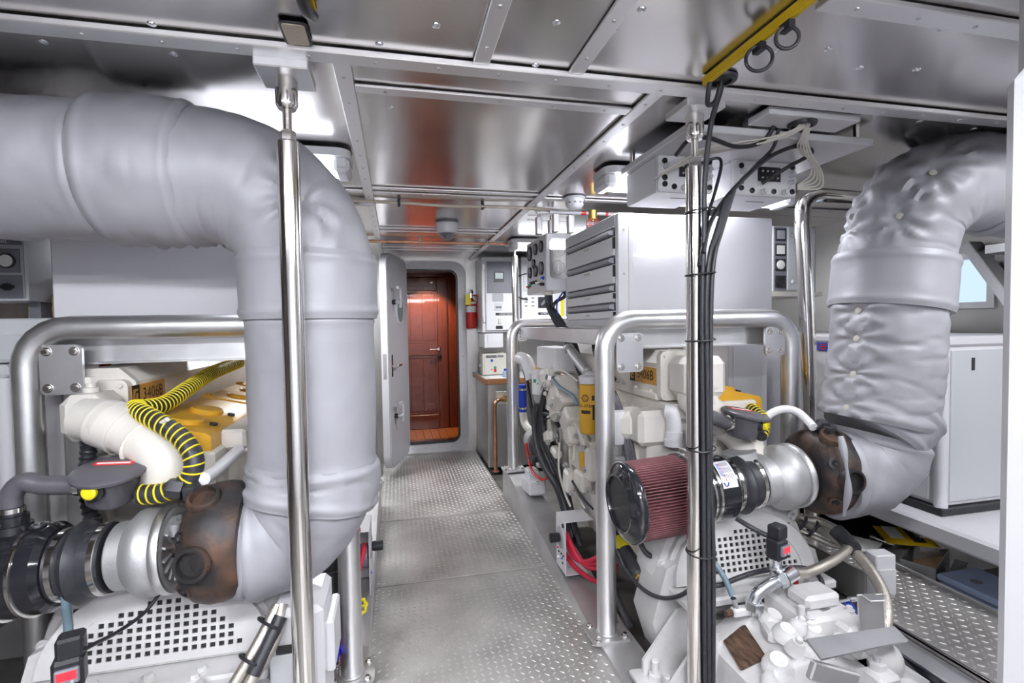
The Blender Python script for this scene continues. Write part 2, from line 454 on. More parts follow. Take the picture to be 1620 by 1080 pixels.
# walls
DX0, DX1, DZ0, DZ1 = .05, .635, .115, 1.925       # clear opening of the watertight door
mb = MB()
mb.mm(XL, DX0-.005, YF, YF+.06, -.1, CEIL+.06).mm(DX1+.005, XR, YF, YF+.06, -.1, CEIL+.06).mm(DX0-.005, DX1+.005, YF, YF+.06, DZ1+.0, CEIL+.06).mm(DX0-.005, DX1+.005, YF, YF+.06, -.1, DZ0)
wf = struct('wall_far', mb, 'wallmetal', 'brushed aluminium bulkhead around the watertight door')
mb = MB()
for z in (.35, .95, 1.5):
    for x in (.745, .76): mb.lathe((x, YF, z), -Y_, [(0, .006), (.002, .004)], 8)
mb.build('rivets', 'alu_dull', wf, kind='stuff')
MB().mm(.728, .775, YF-.012, YF-.001, .0, CEIL).build('wall_seam_strip', 'wallmetal', wf)
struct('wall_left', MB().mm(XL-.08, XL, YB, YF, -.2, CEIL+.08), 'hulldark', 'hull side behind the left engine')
wy0, wy1, wz0, wz1 = 2.07, 2.41, 1.415, 1.69
mb = MB(); mb.mm(XR, XR+.08, YB, wy0, -.2, CEIL+.08).mm(XR, XR+.08, wy1, YF, -.2, CEIL+.08).mm(XR, XR+.08, wy0, wy1, -.2, wz0).mm(XR, XR+.08, wy0, wy1, wz1, CEIL+.08)
struct('wall_right', mb, 'wallmetal', 'metal hull side with a small window')
o = [(-.17, -.14), (.17, -.14), (.17, .14), (-.17, .14)]; ins = [(-.15, -.12), (.15, -.12), (.15, .12), (-.15, .12)]
wn = struct('window_1', MB().prism([(a*1.1, b*1.1) for a, b in o], (XR-.02, (wy0+wy1)/2, (wz0+wz1)/2), Y_, Z_, X_*.06, ins), 'alu', 'small bright hull window behind the right exhaust')
MB().mm(XR+.02, XR+.026, wy0, wy1, wz0, wz1).build('pane', 'glass', wn)
struct('wall_back', MB().mm(XL, XR, YB-.08, YB, -.2, CEIL+.08), 'white_soft', 'white aft bulkhead')
# white jamb close to the camera on the right
jb = thing('trim_1', 'white padded jamb of the aft doorway, out of focus at the right edge', '', (1.2, .62, 0), kind='structure')
MB().mm(1.118, 1.70, .60, .72, 0, CEIL-.02, .03).build('jamb_post', 'white_soft', jb)
MB().mm(1.086, 1.5, .575, .715, 0, 1.80, .028).build('jamb_pad', 'white_soft', jb)

# ------------------------------------------------------------------ watertight door, frame, vestibule
ow, oh = DX1-DX0, DZ1-DZ0; oc = V(((DX0+DX1)/2, YF, (DZ0+DZ1)/2))
fr = struct('trim_2', MB().prism(rrect(ow+.19, oh+.19, .14), oc, X_, Z_, -Y_*.025, rrect(ow, oh, .085)), 'white', 'white rounded flange of the watertight door')
MB().prism(rrect(ow+.012, oh+.012, .09), oc-Y_*.0, X_, Z_, -Y_*.034, rrect(ow-.03, oh-.03, .075)).build('gasket', 'black', fr)
mb = MB(); hw, hh = (ow+.10)/2, (oh+.10)/2
for k in range(13):
    z = -hh+.1+(2*hh-.2)*k/12
    for e in (-1, 1): mb.lathe(oc+X_*(e*hw)+Z_*z-Y_*.025, -Y_, [(0, .007), (.003, .005)], 8)
for k in range(4):
    for e in (-1, 1): mb.lathe(oc+X_*(-.21+.14*k)+Z_*(e*hh)-Y_*.025, -Y_, [(0, .007), (.003, .005)], 8)
mb.build('bolts', 'alu_dull', fr, kind='stuff')
# door leaf, open towards the camera
dl = thing('door_1', 'white watertight steel door with round porthole, standing open', '', (.06, YF-.06, .08), kind='structure')
hA, hB = V((.085, 5.20, 0)), V((-.105, 4.52, 0)); du = (hA-hB).normalized(); dn = V((du.y, -du.x, 0))   # dn faces the opening side (+X)
dw, dh = (hA-hB).length, 1.93; dc = (hA+hB)/2+Z_*(.07+dh/2)
MB().prism(rrect(dw, dh, .13, 8), dc-dn*.03, du, Z_, dn*.06).build('leaf', 'white', dl)
MB().prism(rrect(dw-.05, dh-.05, .11, 8), dc+dn*.03, du, Z_, dn*.006).build('skin', 'white_soft', dl)
pc = dc+dn*.036+Z_*.46+du*.04
pr_ = MB().lathe(pc, dn, [(0, .145), (.006, .145), (.012, .135), (.012, .115), (.002, .112)], 36).build('porthole_ring', 'white', dl)
MB().lathe(pc+dn*.003, dn, [(0, .112), (.004, .112)], 32).build('porthole_glass', 'screen', dl)
mb = MB()
for k in range(10):
    a = 2*math.pi*k/10; mb.lathe(pc+(du*math.cos(a)+Z_*math.sin(a))*.128+dn*.01, dn, [(0, .007), (.003, .005)], 8)
mb.build('porthole_bolts', 'alu_dull', dl, kind='stuff')
for zz in (.53, -.50):
    b0 = dc+dn*.036+Z_*zz-du*.2
    h_ = MB().tube([b0+Z_*.0, b0+dn*.06, b0+dn*.065+Z_*.015+du*.03], .013, 10, 4).tube([b0+dn*.065-Z_*.05+du*.03, b0+dn*.065+Z_*.09+du*.03, b0+dn*.065+Z_*.12+du*.02, b0+dn*.065+Z_*.125-du*.06], .013, 10, 6).build('dog_handle', 'white', dl)
    MB().cyl(b0-dn*.005, b0+dn*.03, .022, n=14).build('spindle', 'rubber', dl)
lk = dc+dn*.036-Z_*.04-du*.26
MB().box(lk, (.04, .012, .2), rot3(du, dn, Z_), .004).build('lock_plate', 'steel', dl)
MB().tube([lk, lk+dn*.05, lk+dn*.055+du*.03, lk+dn*.055+du*.12], .009, 10, 4).build('lever_handle', 'steel', dl)
MB().box(dc-du*(dw/2)+Z_*-.04, (.004, .03, .22), rot3(du, dn, Z_)).build('edge_strike', 'alu_dull', dl)
for zz in (-.6, .6):
    MB().cyl(dc+du*(dw/2+.02)+Z_*(zz-.06), dc+du*(dw/2+.02)+Z_*(zz+.06), .018).build('hinge', 'white', dl)
# wood lined vestibule behind
VY = 6.35
mb = MB().mm(-.25, DX0-.03, YF+.06, VY, 0, 2.1).mm(.77, .83, YF+.06, VY, 0, 2.1).mm(-.25, .83, YF+.06, VY+.05, 1.985, 2.1).mm(-.25, .83, VY, VY+.05, 0, 2.1)
ves = struct('wall_vestibule', mb, 'wood', 'mahogany lined vestibule beyond the door')
MB().mm(DX0-.02, .77, YF+.06, YF+.14, .0, .12, .004).build('threshold', 'wood_h', ves)
vf = struct('floor_vestibule', MB().mm(-.2, .77, YF+.14, VY, -.05, .05), 'woodfloor', 'golden wooden floor boards of the vestibule')
for k in range(9):
    x = DX0-.03+k*.09; MB().mm(x, x+.088, YF+.16, VY-.03, .05, .062, .002).build('floor_board', 'woodfloor', vf)
MB().lathe((.36, 5.85, 1.985), -Z_, [(0, .045), (.006, .045), (.008, .035)], 24).build('downlight_ring', 'brass', ves)
MB().lathe((.36, 5.85, 1.979), -Z_, [(0, .03), (.004, .03)], 20).build('downlight_lens', 'downlamp', ves)
sd = bpy.data.lights.new('downlight', 'SPOT'); sd.energy = 60; sd.spot_size = R(80); sd.spot_blend = .5; sd.color = (1, .66, .36); sd.shadow_soft_size = .03
so = bpy.data.objects.new('downlight', sd); col.objects.link(so); so.location = (.36, 5.85, 1.965); so.rotation_euler = (R(30), 0, 0)
wd2 = thing('door_2', 'mahogany panelled door at the end of the walkway', '', (.27, VY-.03, .06), kind='structure')
DA, DB = -.12, .62
yb = VY-.012
MB().mm(DA, DB, yb-.03, yb, .062, 1.94).build('door_core', 'wood', wd2)
def rail_(x0, x1, z0, z1, m='wood'): return MB().mm(x0, x1, yb-.05, yb-.029, z0, z1, .004).build('stile' if m == 'wood' else 'rail', m, wd2)
rail_(DA, DA+.11, .064, 1.938); rail_(DB-.12, DB, .064, 1.938)
for z0, z1 in ((.064, .24), (.98, 1.13), (1.78, 1.938)): rail_(DA+.112, DB-.122, z0, z1, 'wood_h')
for z0, z1 in ((.245, .975), (1.135, 1.775)):
    mb = MB().prism(rrect(DB-DA-.236, z1-z0, .004, 2), ((DA+DB)/2-.005, yb-.03, (z0+z1)/2), X_, Z_, -Y_*.012, rrect(DB-DA-.28, z1-z0-.05, .004, 2))
    mb.build('panel_moulding', 'wood', wd2)
    for k in range(3):
        w3 = (DB-DA-.29)/3; x = DA+.137+k*w3; MB().mm(x, x+w3-.002, yb-.036, yb-.028, z0+.028, z1-.028, .002).build('panel_board', 'wood', wd2)
MB().mm(.635, .765, VY-.06, VY, .05, 1.985, .006).build('casing', 'wood', ves)
MB().mm(-.2, .634, VY-.055, VY, 1.942, 1.985, .006).build('casing_head', 'wood_h', ves)
hp = V((.515, yb-.05, 1.055))
MB().tube([hp, hp-Y_*.05, hp-Y_*.055-X_*.02, hp-Y_*.055-X_*.12], .009, 10, 5).build('lever', 'chrome', wd2)
MB().lathe(hp, -Y_, [(0, .026), (.006, .026), (.01, .018)], 20).build('rosette', 'chrome', wd2)
MB().lathe(hp-Z_*.09, -Y_, [(0, .026), (.008, .026), (.012, .015)], 20).build('keyhole_rose', 'black', wd2)
MB().mm(.42, .45, yb-.054, yb-.05, 1.87, 1.885).build('closer_plate', 'alu', wd2)

# ------------------------------------------------------------------ stanchions
def stanchion(x, y, label, r_=.029):
    t = thing('stanchion', label, 'post', (x, y, 0))
    MB().lathe((x, y, 0), Z_, [(0, .07), (.012, .07), (.012, r_), (1.84, r_), (1.845, r_-.004)], 32).build('tube', 'steel', t)
    MB().hexn((x, y, 1.845), Z_, .028, .0205).build('lock_nut', 'steel', t)
    mb = MB()
    for k in range(14): mb.lathe((x, y, 1.873+k*.004), Z_, [(0, .0105), (.002, .0125), (.004, .0105)], 12)
    mb.build('threaded_rod', 'steel', t)
    MB().lathe((x, y, 1.929), Z_, [(0, .022), (.008, .027), (.012, .028), (.076, .028), (.08, .025)], 28).build('collar', 'steel', t)
    MB().mm(x-.066, x+.066, y-.066, y+.066, 2.009, 2.034, .003).build('top_plate', 'alu', t)
    return t
stanchion(-.27, 1.455, 'polished stainless stanchion standing in front of the left exhaust')
sR = stanchion(.945, 1.455, 'polished stainless stanchion carrying the black cable bundle')
t = thing('stanchion', 'slim far stainless post behind the right engine frame', 'post', (1.0, 4.2, 0))
MB().cyl((1.0, 4.2, 0), (1.0, 4.2, 1.93), .028, n=24).build('tube', 'steel', t)
MB().cyl((1.0, 4.2, 1.93), (1.0, 4.2, 2.0), .012).cyl((1.0, 4.2, 1.97), (1.0, 4.2, 2.02), .022).build('threaded_rod', 'steel', t)
MB().mm(.93, 1.07, 4.13, 4.27, 2.02, 2.036, .002).build('top_plate', 'alu', t)

# ------------------------------------------------------------------ engine frames (aluminium pipe arches and rails)
def arch_pts(xl, xr, y, zt, zl, zr, R_=.13):
    p = [V((xl, y, zl)), V((xl, y, zt-R_))]
    for k in range(1, 7):
        a = R(180-15*k); p.append(V((xl+R_+R_*math.cos(a), y, zt-R_+R_*math.sin(a))))
    for k in range(0, 7):
        a = R(90-15*k); p.append(V((xr-R_+R_*math.cos(a), y, zt-R_+R_*math.sin(a))))
    p.append(V((xr, y, zr))); return p
def railz(y): return .018 if y < 2.0 else .018+(y-2.0)*(.225-.018)/1.64
def gusset(t, x0, x1, z0, z1, y):
    g = MB().prism(rrect(x1-x0, z1-z0, .018), ((x0+x1)/2, y, (z0+z1)/2), X_, Z_, -Y_*.012).build('gusset_plate', 'alu', t)
    bolts(g, [(x, y-.012, z) for x in (x0+.022, x1-.022) for z in (z0+.022, z1-.022)], -Y_)
def engine_frame(label, xl, xr, far):
    """pipe arch at the near end, second arch at the far end, box beams between, rails below"""
    t = thing('engine_cradle', label, 'frame', ((xl+xr)/2, 2.7, 0))
    r_ = .0415; ya, yb_ = 1.97, 3.72; zt = 1.36-.0
    za, zb = railz(ya), railz(yb_)
    for (y, z0) in ((ya, za), (yb_, zb)):
        MB().tube(arch_pts(xl, xr, y, zt, z0+.012, z0+.012), r_, 24, 0).build('pipe_arch', 'alu', t)
        for x in (xl, xr):
            pl = MB().prism(rrect(.17, .15, .02), (x, y, z0), X_, Y_, Z_*.012).build('foot_plate', 'alu_dull', t)
            bolts(pl, [(x+a, y+b, z0+.012) for a in (-.06, .06) for b in (-.05, .05)], Z_, .010, .011)
            MB().torus((x, y, z0+.014), Z_, r_+.002, .005, 20, 6).build('weld_bead', 'alu_dull', pl)
    gusset(t, xl+.046, xl+.168, zt-.22, zt-.055, ya-.008); gusset(t, xr-.150, xr-.046, zt-.17, zt-.04, ya-.008)
    gusset(t, xl+.046, xl+.12, zt-.14, zt-.05, yb_-.008)
    # longitudinal box beams between the arches and the cross beams
    for x in (xl+.09, xr-.09):
        MB().mm(x-.03, x+.03, ya+.07, yb_-.05, 1.245, 1.325, .006).build('box_beam', 'alu', t)
    for y in (ya+.045, yb_-.03):
        b = MB().mm(xl+.06, xr-.06, y-.02, y+.02, 1.235, 1.243, .001).mm(xl+.06, xr-.06, y-.02, y+.02, 1.317, 1.325, .001).mm(xl+.06, xr-.06, y+.012, y+.02, 1.243, 1.317).build('cross_channel', 'alu', t)
    # sloping foundation rails
    for (a, b) in ((xl-.055, xl+.10), (xr-.10, xr+.055)):
        ys = [1.56, 2.0, 3.64, 3.86]
        zz = [.016, .018, .225, .225]
        out = [(1.56, -.10)]+list(zip(ys, zz))+[(3.86, -.10)]
        MB().prism([(q[0], q[1]) for q in out], (a, 0, 0), Y_, Z_, X_*(b-a)).build('foundation_rail', 'alu_dull', t)
    return t
AXL, AXR = -1.19, -.195
engine_frame('aluminium pipe frame around the left engine', AXL, AXR, 0)
engine_frame('aluminium pipe frame around the right engine', .85, 1.77, 1)

# ------------------------------------------------------------------ lagged exhaust pipes
def jacket(name, t, pts, r_, seed, sm=10, n=72, puck=(), amp=.004, m='jacket', hem=.006, fold=.006):
    """one padded lagging section round a centre line: slight bulge, hems at the ends, wrinkles, buttons that pull the cloth in"""
    P = spline(pts, sm) if sm else [V(p) for p in pts]
    L_ = sum((P[i+1]-P[i]).length for i in range(len(P)-1)); m_ = max(28, int(L_/.008))
    acc = [0.]
    for i in range(len(P)-1): acc.append(acc[-1]+(P[i+1]-P[i]).length)
    Q = []
    j = 0
    for k in range(m_+1):
        s_ = L_*k/m_
        while j < len(P)-2 and acc[j+1] < s_: j += 1
        Q.append(P[j].lerp(P[j+1], (s_-acc[j])/max(acc[j+1]-acc[j], 1e-9)))
    rf = r_ if callable(r_) else (lambda u: r_)
    def disp(u, an, q):
        d = amp*noise.noise(q*7+V((seed, 0, 0)))+amp*.6*noise.noise(q*17+V((0, seed, 0)))
        e = min(u, 1-u)*L_
        d -= hem*math.exp(-(e/.012)**2)
        d += .004*math.exp(-((e-.022)/.012)**2)
        f = noise.noise(V((u*L_*26, math.cos(an)*2.2, math.sin(an)*2.2+seed)))
        d += -fold*max(0, f-.15)
        for (bu, ba) in puck:
            du_ = (u-bu)*L_; da = (an-ba+math.pi) % (2*math.pi)-math.pi; da *= rf(u)
            rr = math.hypot(du_, da)
            d -= .020*math.exp(-(rr/.030)**2)
            th_ = math.atan2(du_, da)
            d += .0075*math.cos(th_*9+seed)*math.exp(-((rr-.065)/.05)**2)
        return d
    s_ = MB(); s_.tube(Q, rf, n, 0, True, disp)
    o = s_.build(name, m, t, 60)
    if puck:
        # anchor washers where the lacing pulls in
        a = None
        fr_ = []
        for i, p in enumerate(Q):
            t_ = (Q[min(i+1, m_)]-Q[max(i-1, 0)]).normalized()
            if a is None: a, b_, _ = basis(t_)
            else: a = (a-t_*a.dot(t_)).normalized(); b_ = t_.cross(a)
            fr_.append((p, a.copy(), b_.copy(), t_))
        for (bu, ba) in puck:
            p, aa, bb, tt = fr_[min(m_, int(bu*m_))]; e = aa*math.cos(ba)+bb*math.sin(ba)
            rr = rf(bu)-.018
            MB().lathe(p+e*rr, e, [(0, .013), (.004, .012), (.005, .006)], 12).build('lacing_washer', 'beige', o)
    return o
exL = thing('exhaust_pipe', 'lagged grey exhaust pipe bending over the left engine', 'exhaust pipe', (-.26, 1.7, .55))
eY = 1.70; vx = -.262
zh = 1.808                                    # centre height of the horizontal run
def ang_of(ax_): return ax_
jacket('lagging_section', exL, [(-1.75, eY, zh+.0), (-1.3, eY, zh), (-.80, eY, zh)], .194, 1, puck=[(.28, R(-60)), (.62, R(-55)), (.80, R(-62))])
jacket('lagging_section', exL, [(-.81, eY, zh+.004), (-.70, eY, zh+.004), (-.565, eY, zh-.002)], lambda u: .207+.006*math.sin(math.pi*u), 2, hem=.009, puck=[(.35, R(-60)), (.8, R(-66))])
el = [(-.60, eY, zh), (-.50, eY, zh-.005), (-.40, eY, zh-.04), (-.318, eY, zh-.115), (-.270, eY, zh-.225), (vx, eY, zh-.33), (vx, eY, 1.545)]
jacket('lagging_elbow', exL, el, lambda u: .196-.004*u, 3, fold=.009, amp=.005, puck=[(.15, R(-62)), (.4, R(-62)), (.55, R(160)), (.82, R(165))])
jacket('lagging_collar', exL, [(vx, eY, 1.575), (vx, eY, 1.48), (vx, eY, 1.375)], .205, 4, amp=.003, fold=.002, m='jacket_smooth', hem=.003)
jacket('lagging_section', exL, [(vx, eY, 1.39), (vx, eY, 1.1), (vx-.004, eY, .90)], .190, 5, amp=.004, fold=.002, m='jacket_smooth')
jacket('lagging_sleeve', exL, [(vx-.003, eY, .935), (vx-.008, eY, .87), (vx-.022, eY-.005, .80)], lambda u: .197+.010*u, 6, amp=.010, fold=.014)
jacket('lagging_elbow', exL, [(vx-.01, eY, .86), (vx-.025, eY-.005, .79), (vx-.085, eY-.01, .715), (vx-.15, eY-.02, .695), (vx-.20, eY-.025, .69)], lambda u: .188-.020*u, 7, amp=.005, fold=.006, m='jacket_smooth', puck=[(.25, R(60))])
jacket('turbine_cuff', exL, [(vx-.175, eY-.02, .69), (vx-.215, eY-.026, .695), (vx-.25, eY-.03, .70)], lambda u: .165-.006*u, 8, amp=.003, fold=.003, m='jacket_smooth')
exR = thing('exhaust_pipe', 'puckered grey lagged exhaust pipe rising at the right', 'exhaust pipe', (1.95, 1.68, .55))
def PR(x, y, Y=1.68): return at(x, y, Y=Y)
bt = R(190)
jacket('lagging_section', exR, [PR(1382, 668), PR(1397, 590), PR(1405, 480)], lambda u: .205-.004*u, 11, amp=.006, fold=.014, puck=[(.08, bt), (.38, bt), (.70, bt), (.92, bt)])
jacket('lagging_collar', exR, [PR(1404, 490), PR(1409, 450), PR(1414, 408)], .216, 12, amp=.003, fold=.002, m='jacket_smooth', hem=.003)
jacket('lagging_elbow', exR, [PR(1412, 425), PR(1420, 385, 1.67), PR(1440, 335, 1.64), PR(1480, 300, 1.60), PR(1530, 288, 1.57), PR(1580, 290, 1.55)], lambda u: .196-.004*u, 13, amp=.006, fold=.008, puck=[(.2, R(150)), (.38, R(150)), (.56, R(150)), (.74, R(150)), (.3, R(215)), (.5, R(215))])
jacket('lagging_section', exR, [PR(1560, 292, 1.56), PR(1640, 300, 1.52), PR(1740, 310, 1.5)], .200, 14, amp=.006, fold=.01)
jacket('lagging_collar', exR, [PR(1376, 690), PR(1394, 660), PR(1406, 640)], lambda u: .185+.018*u, 15, amp=.006, fold=.008)
jacket('lagging_elbow', exR, [PR(1392, 690), PR(1385, 715), PR(1365, 738), PR(1335, 748), PR(1308, 750)], lambda u: .178-.006*u, 16, amp=.006, fold=.012, puck=[(.5, R(60))])
mb = MB(); mb.tube([PR(1330, 690, 1.49), PR(1338, 730, 1.46), PR(1342, 775, 1.46), PR(1335, 815, 1.49)], lambda u: .009+.004*math.sin(u*11), 10, 8)
mb.build('frayed_hem', 'jacket', exR)

# ------------------------------------------------------------------ drawer cabinet (right) and plain cabinet (left)
c0, c1, cy0, cy1, cz0, cz1 = .985, 1.80, 2.12, 2.84, 1.332, 1.845
t = thing('drawer_cabinet', 'large white metal drawer cabinet mounted above the right engine', 'cabinet', ((c0+c1)/2, (cy0+cy1)/2, cz0))
MB().mm(c0+.014, c1, cy0, cy1, cz0, cz1, .004).build('body', 'white_panel', t)
MB().mm(c0, c0+.05, cy0-.004, cy0+.03, cz0, cz1, .003).build('front_post', 'white', t)
MB().mm(c0+.052, c0+.075, cy0-.004, cy0+.004, cz0, cz1, .001).build('front_post', 'white', t)
MB().mm(c0, c0+.02, cy1-.03, cy1, cz0, cz1, .002).build('front_post', 'lightgrey', t)
MB().mm(c0-.002, c0+.02, cy0+.03, cy1-.03, cz1-.05, cz1, .002).build('top_rail', 'lightgrey', t)
MB().mm(c0-.002, c0+.02, cy0+.03, cy1-.03, cz0, cz0+.035, .002).build('bottom_rail', 'lightgrey', t)
MB().mm(c0+.010, c0+.0145, cy0+.03, cy1-.03, cz0+.03, cz1-.05).build('recess', 'greyface', t)
zs = [(cz0+.036, .036), (cz0+.112, .046), (cz0+.198, .088), (cz0+.326, .088), (cz0+.454, .008)]
names = ['1/2 PARTS', '12 1/2 PARTS', 'RAW FILTER', 'ENGINE OIL', None]
for (z, h), nm in zip(zs, names):
    d = MB().mm(c0-.006, c0+.012, cy0+.038, cy1-.04, z, z+h, .003).build('drawer', 'white', t)
    if nm is None: continue
    MB().prism([(.006, 0), (-.016, .004), (-.020, .010), (-.014, .022), (.006, .026)], (c0-.004, cy0+.050, z+h+.006), X_, Z_, Y_*(cy1-cy0-.12)).build('drawer_handle', 'panelgrey', d)
    MB().mm(c0-.008, c0+.006, cy0+.034, cy0+.042, z+h*.35, z+h-.004, .001).build('handle_end', 'black', d)
    lb = MB().mm(c0-.0075, c0-.006, cy0+.30, cy0+.42, z+h-.026, z+h-.008).build('drawer_label', 'paper', d)
    text('lettering', nm, (c0-.0078, cy0+.36, z+h-.017), -Y_, Z_, .014, 'text_dark', d)
rep('screw', MB().lathe((0, 0, 0), -Y_, [(0, .007), (.003, .005)], 10), 'lightgrey', t, [(c0+.03, cy0-.004, z) for z in (cz0+.06, cz0+.24, cz0+.44)])
t = thing('cabinet', 'large white metal cabinet panel mounted above the left engine', 'cabinet', (-.72, 2.45, 1.332))
MB().mm(-1.195, -.30, 2.12, 2.84, 1.332, 1.845, .006).build('body', 'white_panel', t)
MB().mm(-.302, -.285, 2.15, 2.81, 1.36, 1.82, .003).build('drawer_front', 'white', t)
MB().mm(-1.19, -.31, 2.112, 2.121, 1.36, 1.40, .002).build('lower_lip', 'white_panel', t)
t = thing('locker', 'low pale grey locker left of the white cabinet above the left engine', 'locker', (-1.6, 2.5, .9))
MB().mm(-2.3, -1.197, 2.16, 2.84, 1.24, 1.398, .006).build('body', 'lightgrey', t)
MB().mm(-2.29, -1.21, 2.152, 2.161, 1.25, 1.34, .003).build('lid_lip', 'lightgrey', t)
# sound enclosures outboard
def enclosure(label, x0, x1, y0, y1, z0, z1, side, brandpt=False):
    t = thing('generator_enclosure', label, 'enclosure', ((x0+x1)/2, (y0+y1)/2, z0))
    MB().mm(x0+.01, x1-.01, y0+.01, y1-.01, z0, z1-.03, .01).build('body', 'white', t)
    MB().mm(x0-.004, x1+.004, y0-.004, y1+.004, z1-.045, z1, .022).build('lid', 'white_soft', t)
    for (x, y) in ((x0, y0), (x1, y0), (x0, y1), (x1, y1)):
        MB().cyl((x+(.018 if x == x0 else -.018), y+(.018 if y == y0 else -.018), z0), (x+(.018 if x == x0 else -.018), y+(.018 if y == y0 else -.018), z1-.047), .026, n=16).build('corner_post', 'white_soft', t)
    n = 2
    for k in range(n):
        w_ = (y1-y0-.1)/n; a = y0+.05+k*w_
        xx = x0 if side < 0 else x1
        MB().mm(min(xx, xx+.008*-side)-.004, max(xx, xx-.008*side)+.004, a+.004, a+w_-.004, z0+.025, z1-.06, .004).build('side_panel', 'white', t)
    f = MB().mm(x0+.05, x1-.05, y0+.002, y0+.012, z0+.025, z1-.06, .004).build('end_panel', 'lightgrey', t)
    MB().mm(x0+.16, x0+.176, y0-.002, y0+.003, z1-.15, z1-.095, .001).build('latch_slot', 'black', f)
    MB().mm(x0-.01, x1+.01, y0-.01, y1+.01, z0-.03, z0+.004, .004).build('base_gasket', 'black', t)
    return t
eR = enclosure('tall white generator enclosure behind the right exhaust', 2.31, 2.95, 1.70, 3.2, .51, 1.265, -1)
bl = at(1302, 548, X=2.303)
g = MB().mm(2.30, 2.304, bl.y-.03, bl.y+.04, bl.z-.022, bl.z+.022).build('badge', 'text_blue', eR)
for k in (-1, 0, 1): MB().mm(2.298, 2.301, bl.y-.022, bl.y+.02, bl.z+k*.012-.003, bl.z+k*.012+.003).build('badge_bar', 'text_red', g)
eL = enclosure('white generator enclosure at the far left edge', -2.4, -1.34, 2.12, 3.3, .48, 1.235, 1)
ledge = thing('equipment_shelf', 'white painted ledge carrying the right generator enclosure', 'shelf', (2.6, 2.3, .3))
MB().mm(2.20, 3.14, 1.30, 3.5, .40, .478, .012).build('shelf_board', 'white_soft', ledge)
for y in (1.9, 3.3): MB().mm(2.45, 3.13, y, y+.03, -.08, .40).build('shelf_bracket', 'alu_dull', ledge)
ledge2 = thing('equipment_shelf', 'ledge carrying the left generator enclosure', 'shelf', (-1.9, 2.7, .3))
MB().mm(-2.88, -1.3, 2.0, 3.5, .37, .448, .012).build('shelf_board', 'white_soft', ledge2)
MB().mm(-2.8, -1.5, 2.6, 2.64, -.08, .37).build('shelf_bracket', 'alu_dull', ledge2)
# tall white panels seen under the right frame
t = thing('equipment_cabinet', 'plain tall white cabinet side behind the right engine', 'cabinet', (2.25, 2.9, 0))
a = at(1152, 545, Y=2.62); b = at(1246, 545, Y=2.62)
MB().mm(a.x, 2.19, 2.62, 3.1, -.08, 1.25, .004).build('body', 'white_soft', t)
MB().mm(a.x+.03, 2.15, 2.612, 2.621, .10, 1.22, .003).build('door', 'white_soft', t)
t = thing('equipment_locker', 'narrow grey-white locker with open top shelf behind the right engine', 'locker', (1.9, 3.3, 0))
a2 = at(1128, 548, Y=3.05); 
MB().mm(a2.x-.02, a.x+.12, 3.12, 3.5, -.08, 1.22, .004).build('body', 'white', t)
MB().mm(a2.x-.45, a2.x-.02, 3.3, 3.5, 1.16, 1.22, .004).build('shelf_board', 'white', t)
MB().mm(a2.x-.45, a2.x-.02, 3.3, 3.5, .9, .94, .004).build('shelf_board', 'woodtrim', t)

# ------------------------------------------------------------------ turbocharger and air intake sets
def helix(pts, R_, pitch, r_, n=5, k=14, sm=8, u0_=0., u1_=1.):
    P = spline(pts, sm); acc = [0.]
    for i in range(len(P)-1): acc.append(acc[-1]+(P[i+1]-P[i]).length)
    L_ = acc[-1]; turns = L_/pitch; N_ = int(turns*k); out = []; a = None; fr_ = []
    for i, p in enumerate(P):
        t_ = (P[min(i+1, len(P)-1)]-P[max(i-1, 0)]).normalized()
        if a is None: a, b_, _ = basis(t_)
        else: a = (a-t_*a.dot(t_)).normalized(); b_ = t_.cross(a)
        fr_.append((p, a.copy(), b_.copy()))
    j = 0
    for i in range(N_+1):
        s_ = L_*i/N_
        while j < len(P)-2 and acc[j+1] < s_: j += 1
        f = (s_-acc[j])/max(acc[j+1]-acc[j], 1e-9); an = 2*math.pi*s_/pitch
        p = fr_[j][0].lerp(fr_[j+1][0], f); aa = fr_[j][1].lerp(fr_[j+1][1], f); bb = fr_[j][2].lerp(fr_[j+1][2], f)
        out.append(p+(aa*math.cos(an)+bb*math.sin(an))*R_)
    return MB().tube(out, r_, n, 0)
TA, TB = V((.80, 1.70, .684)), V((1.65, 1.70, .733)); tdir = (TB-TA).normalized()
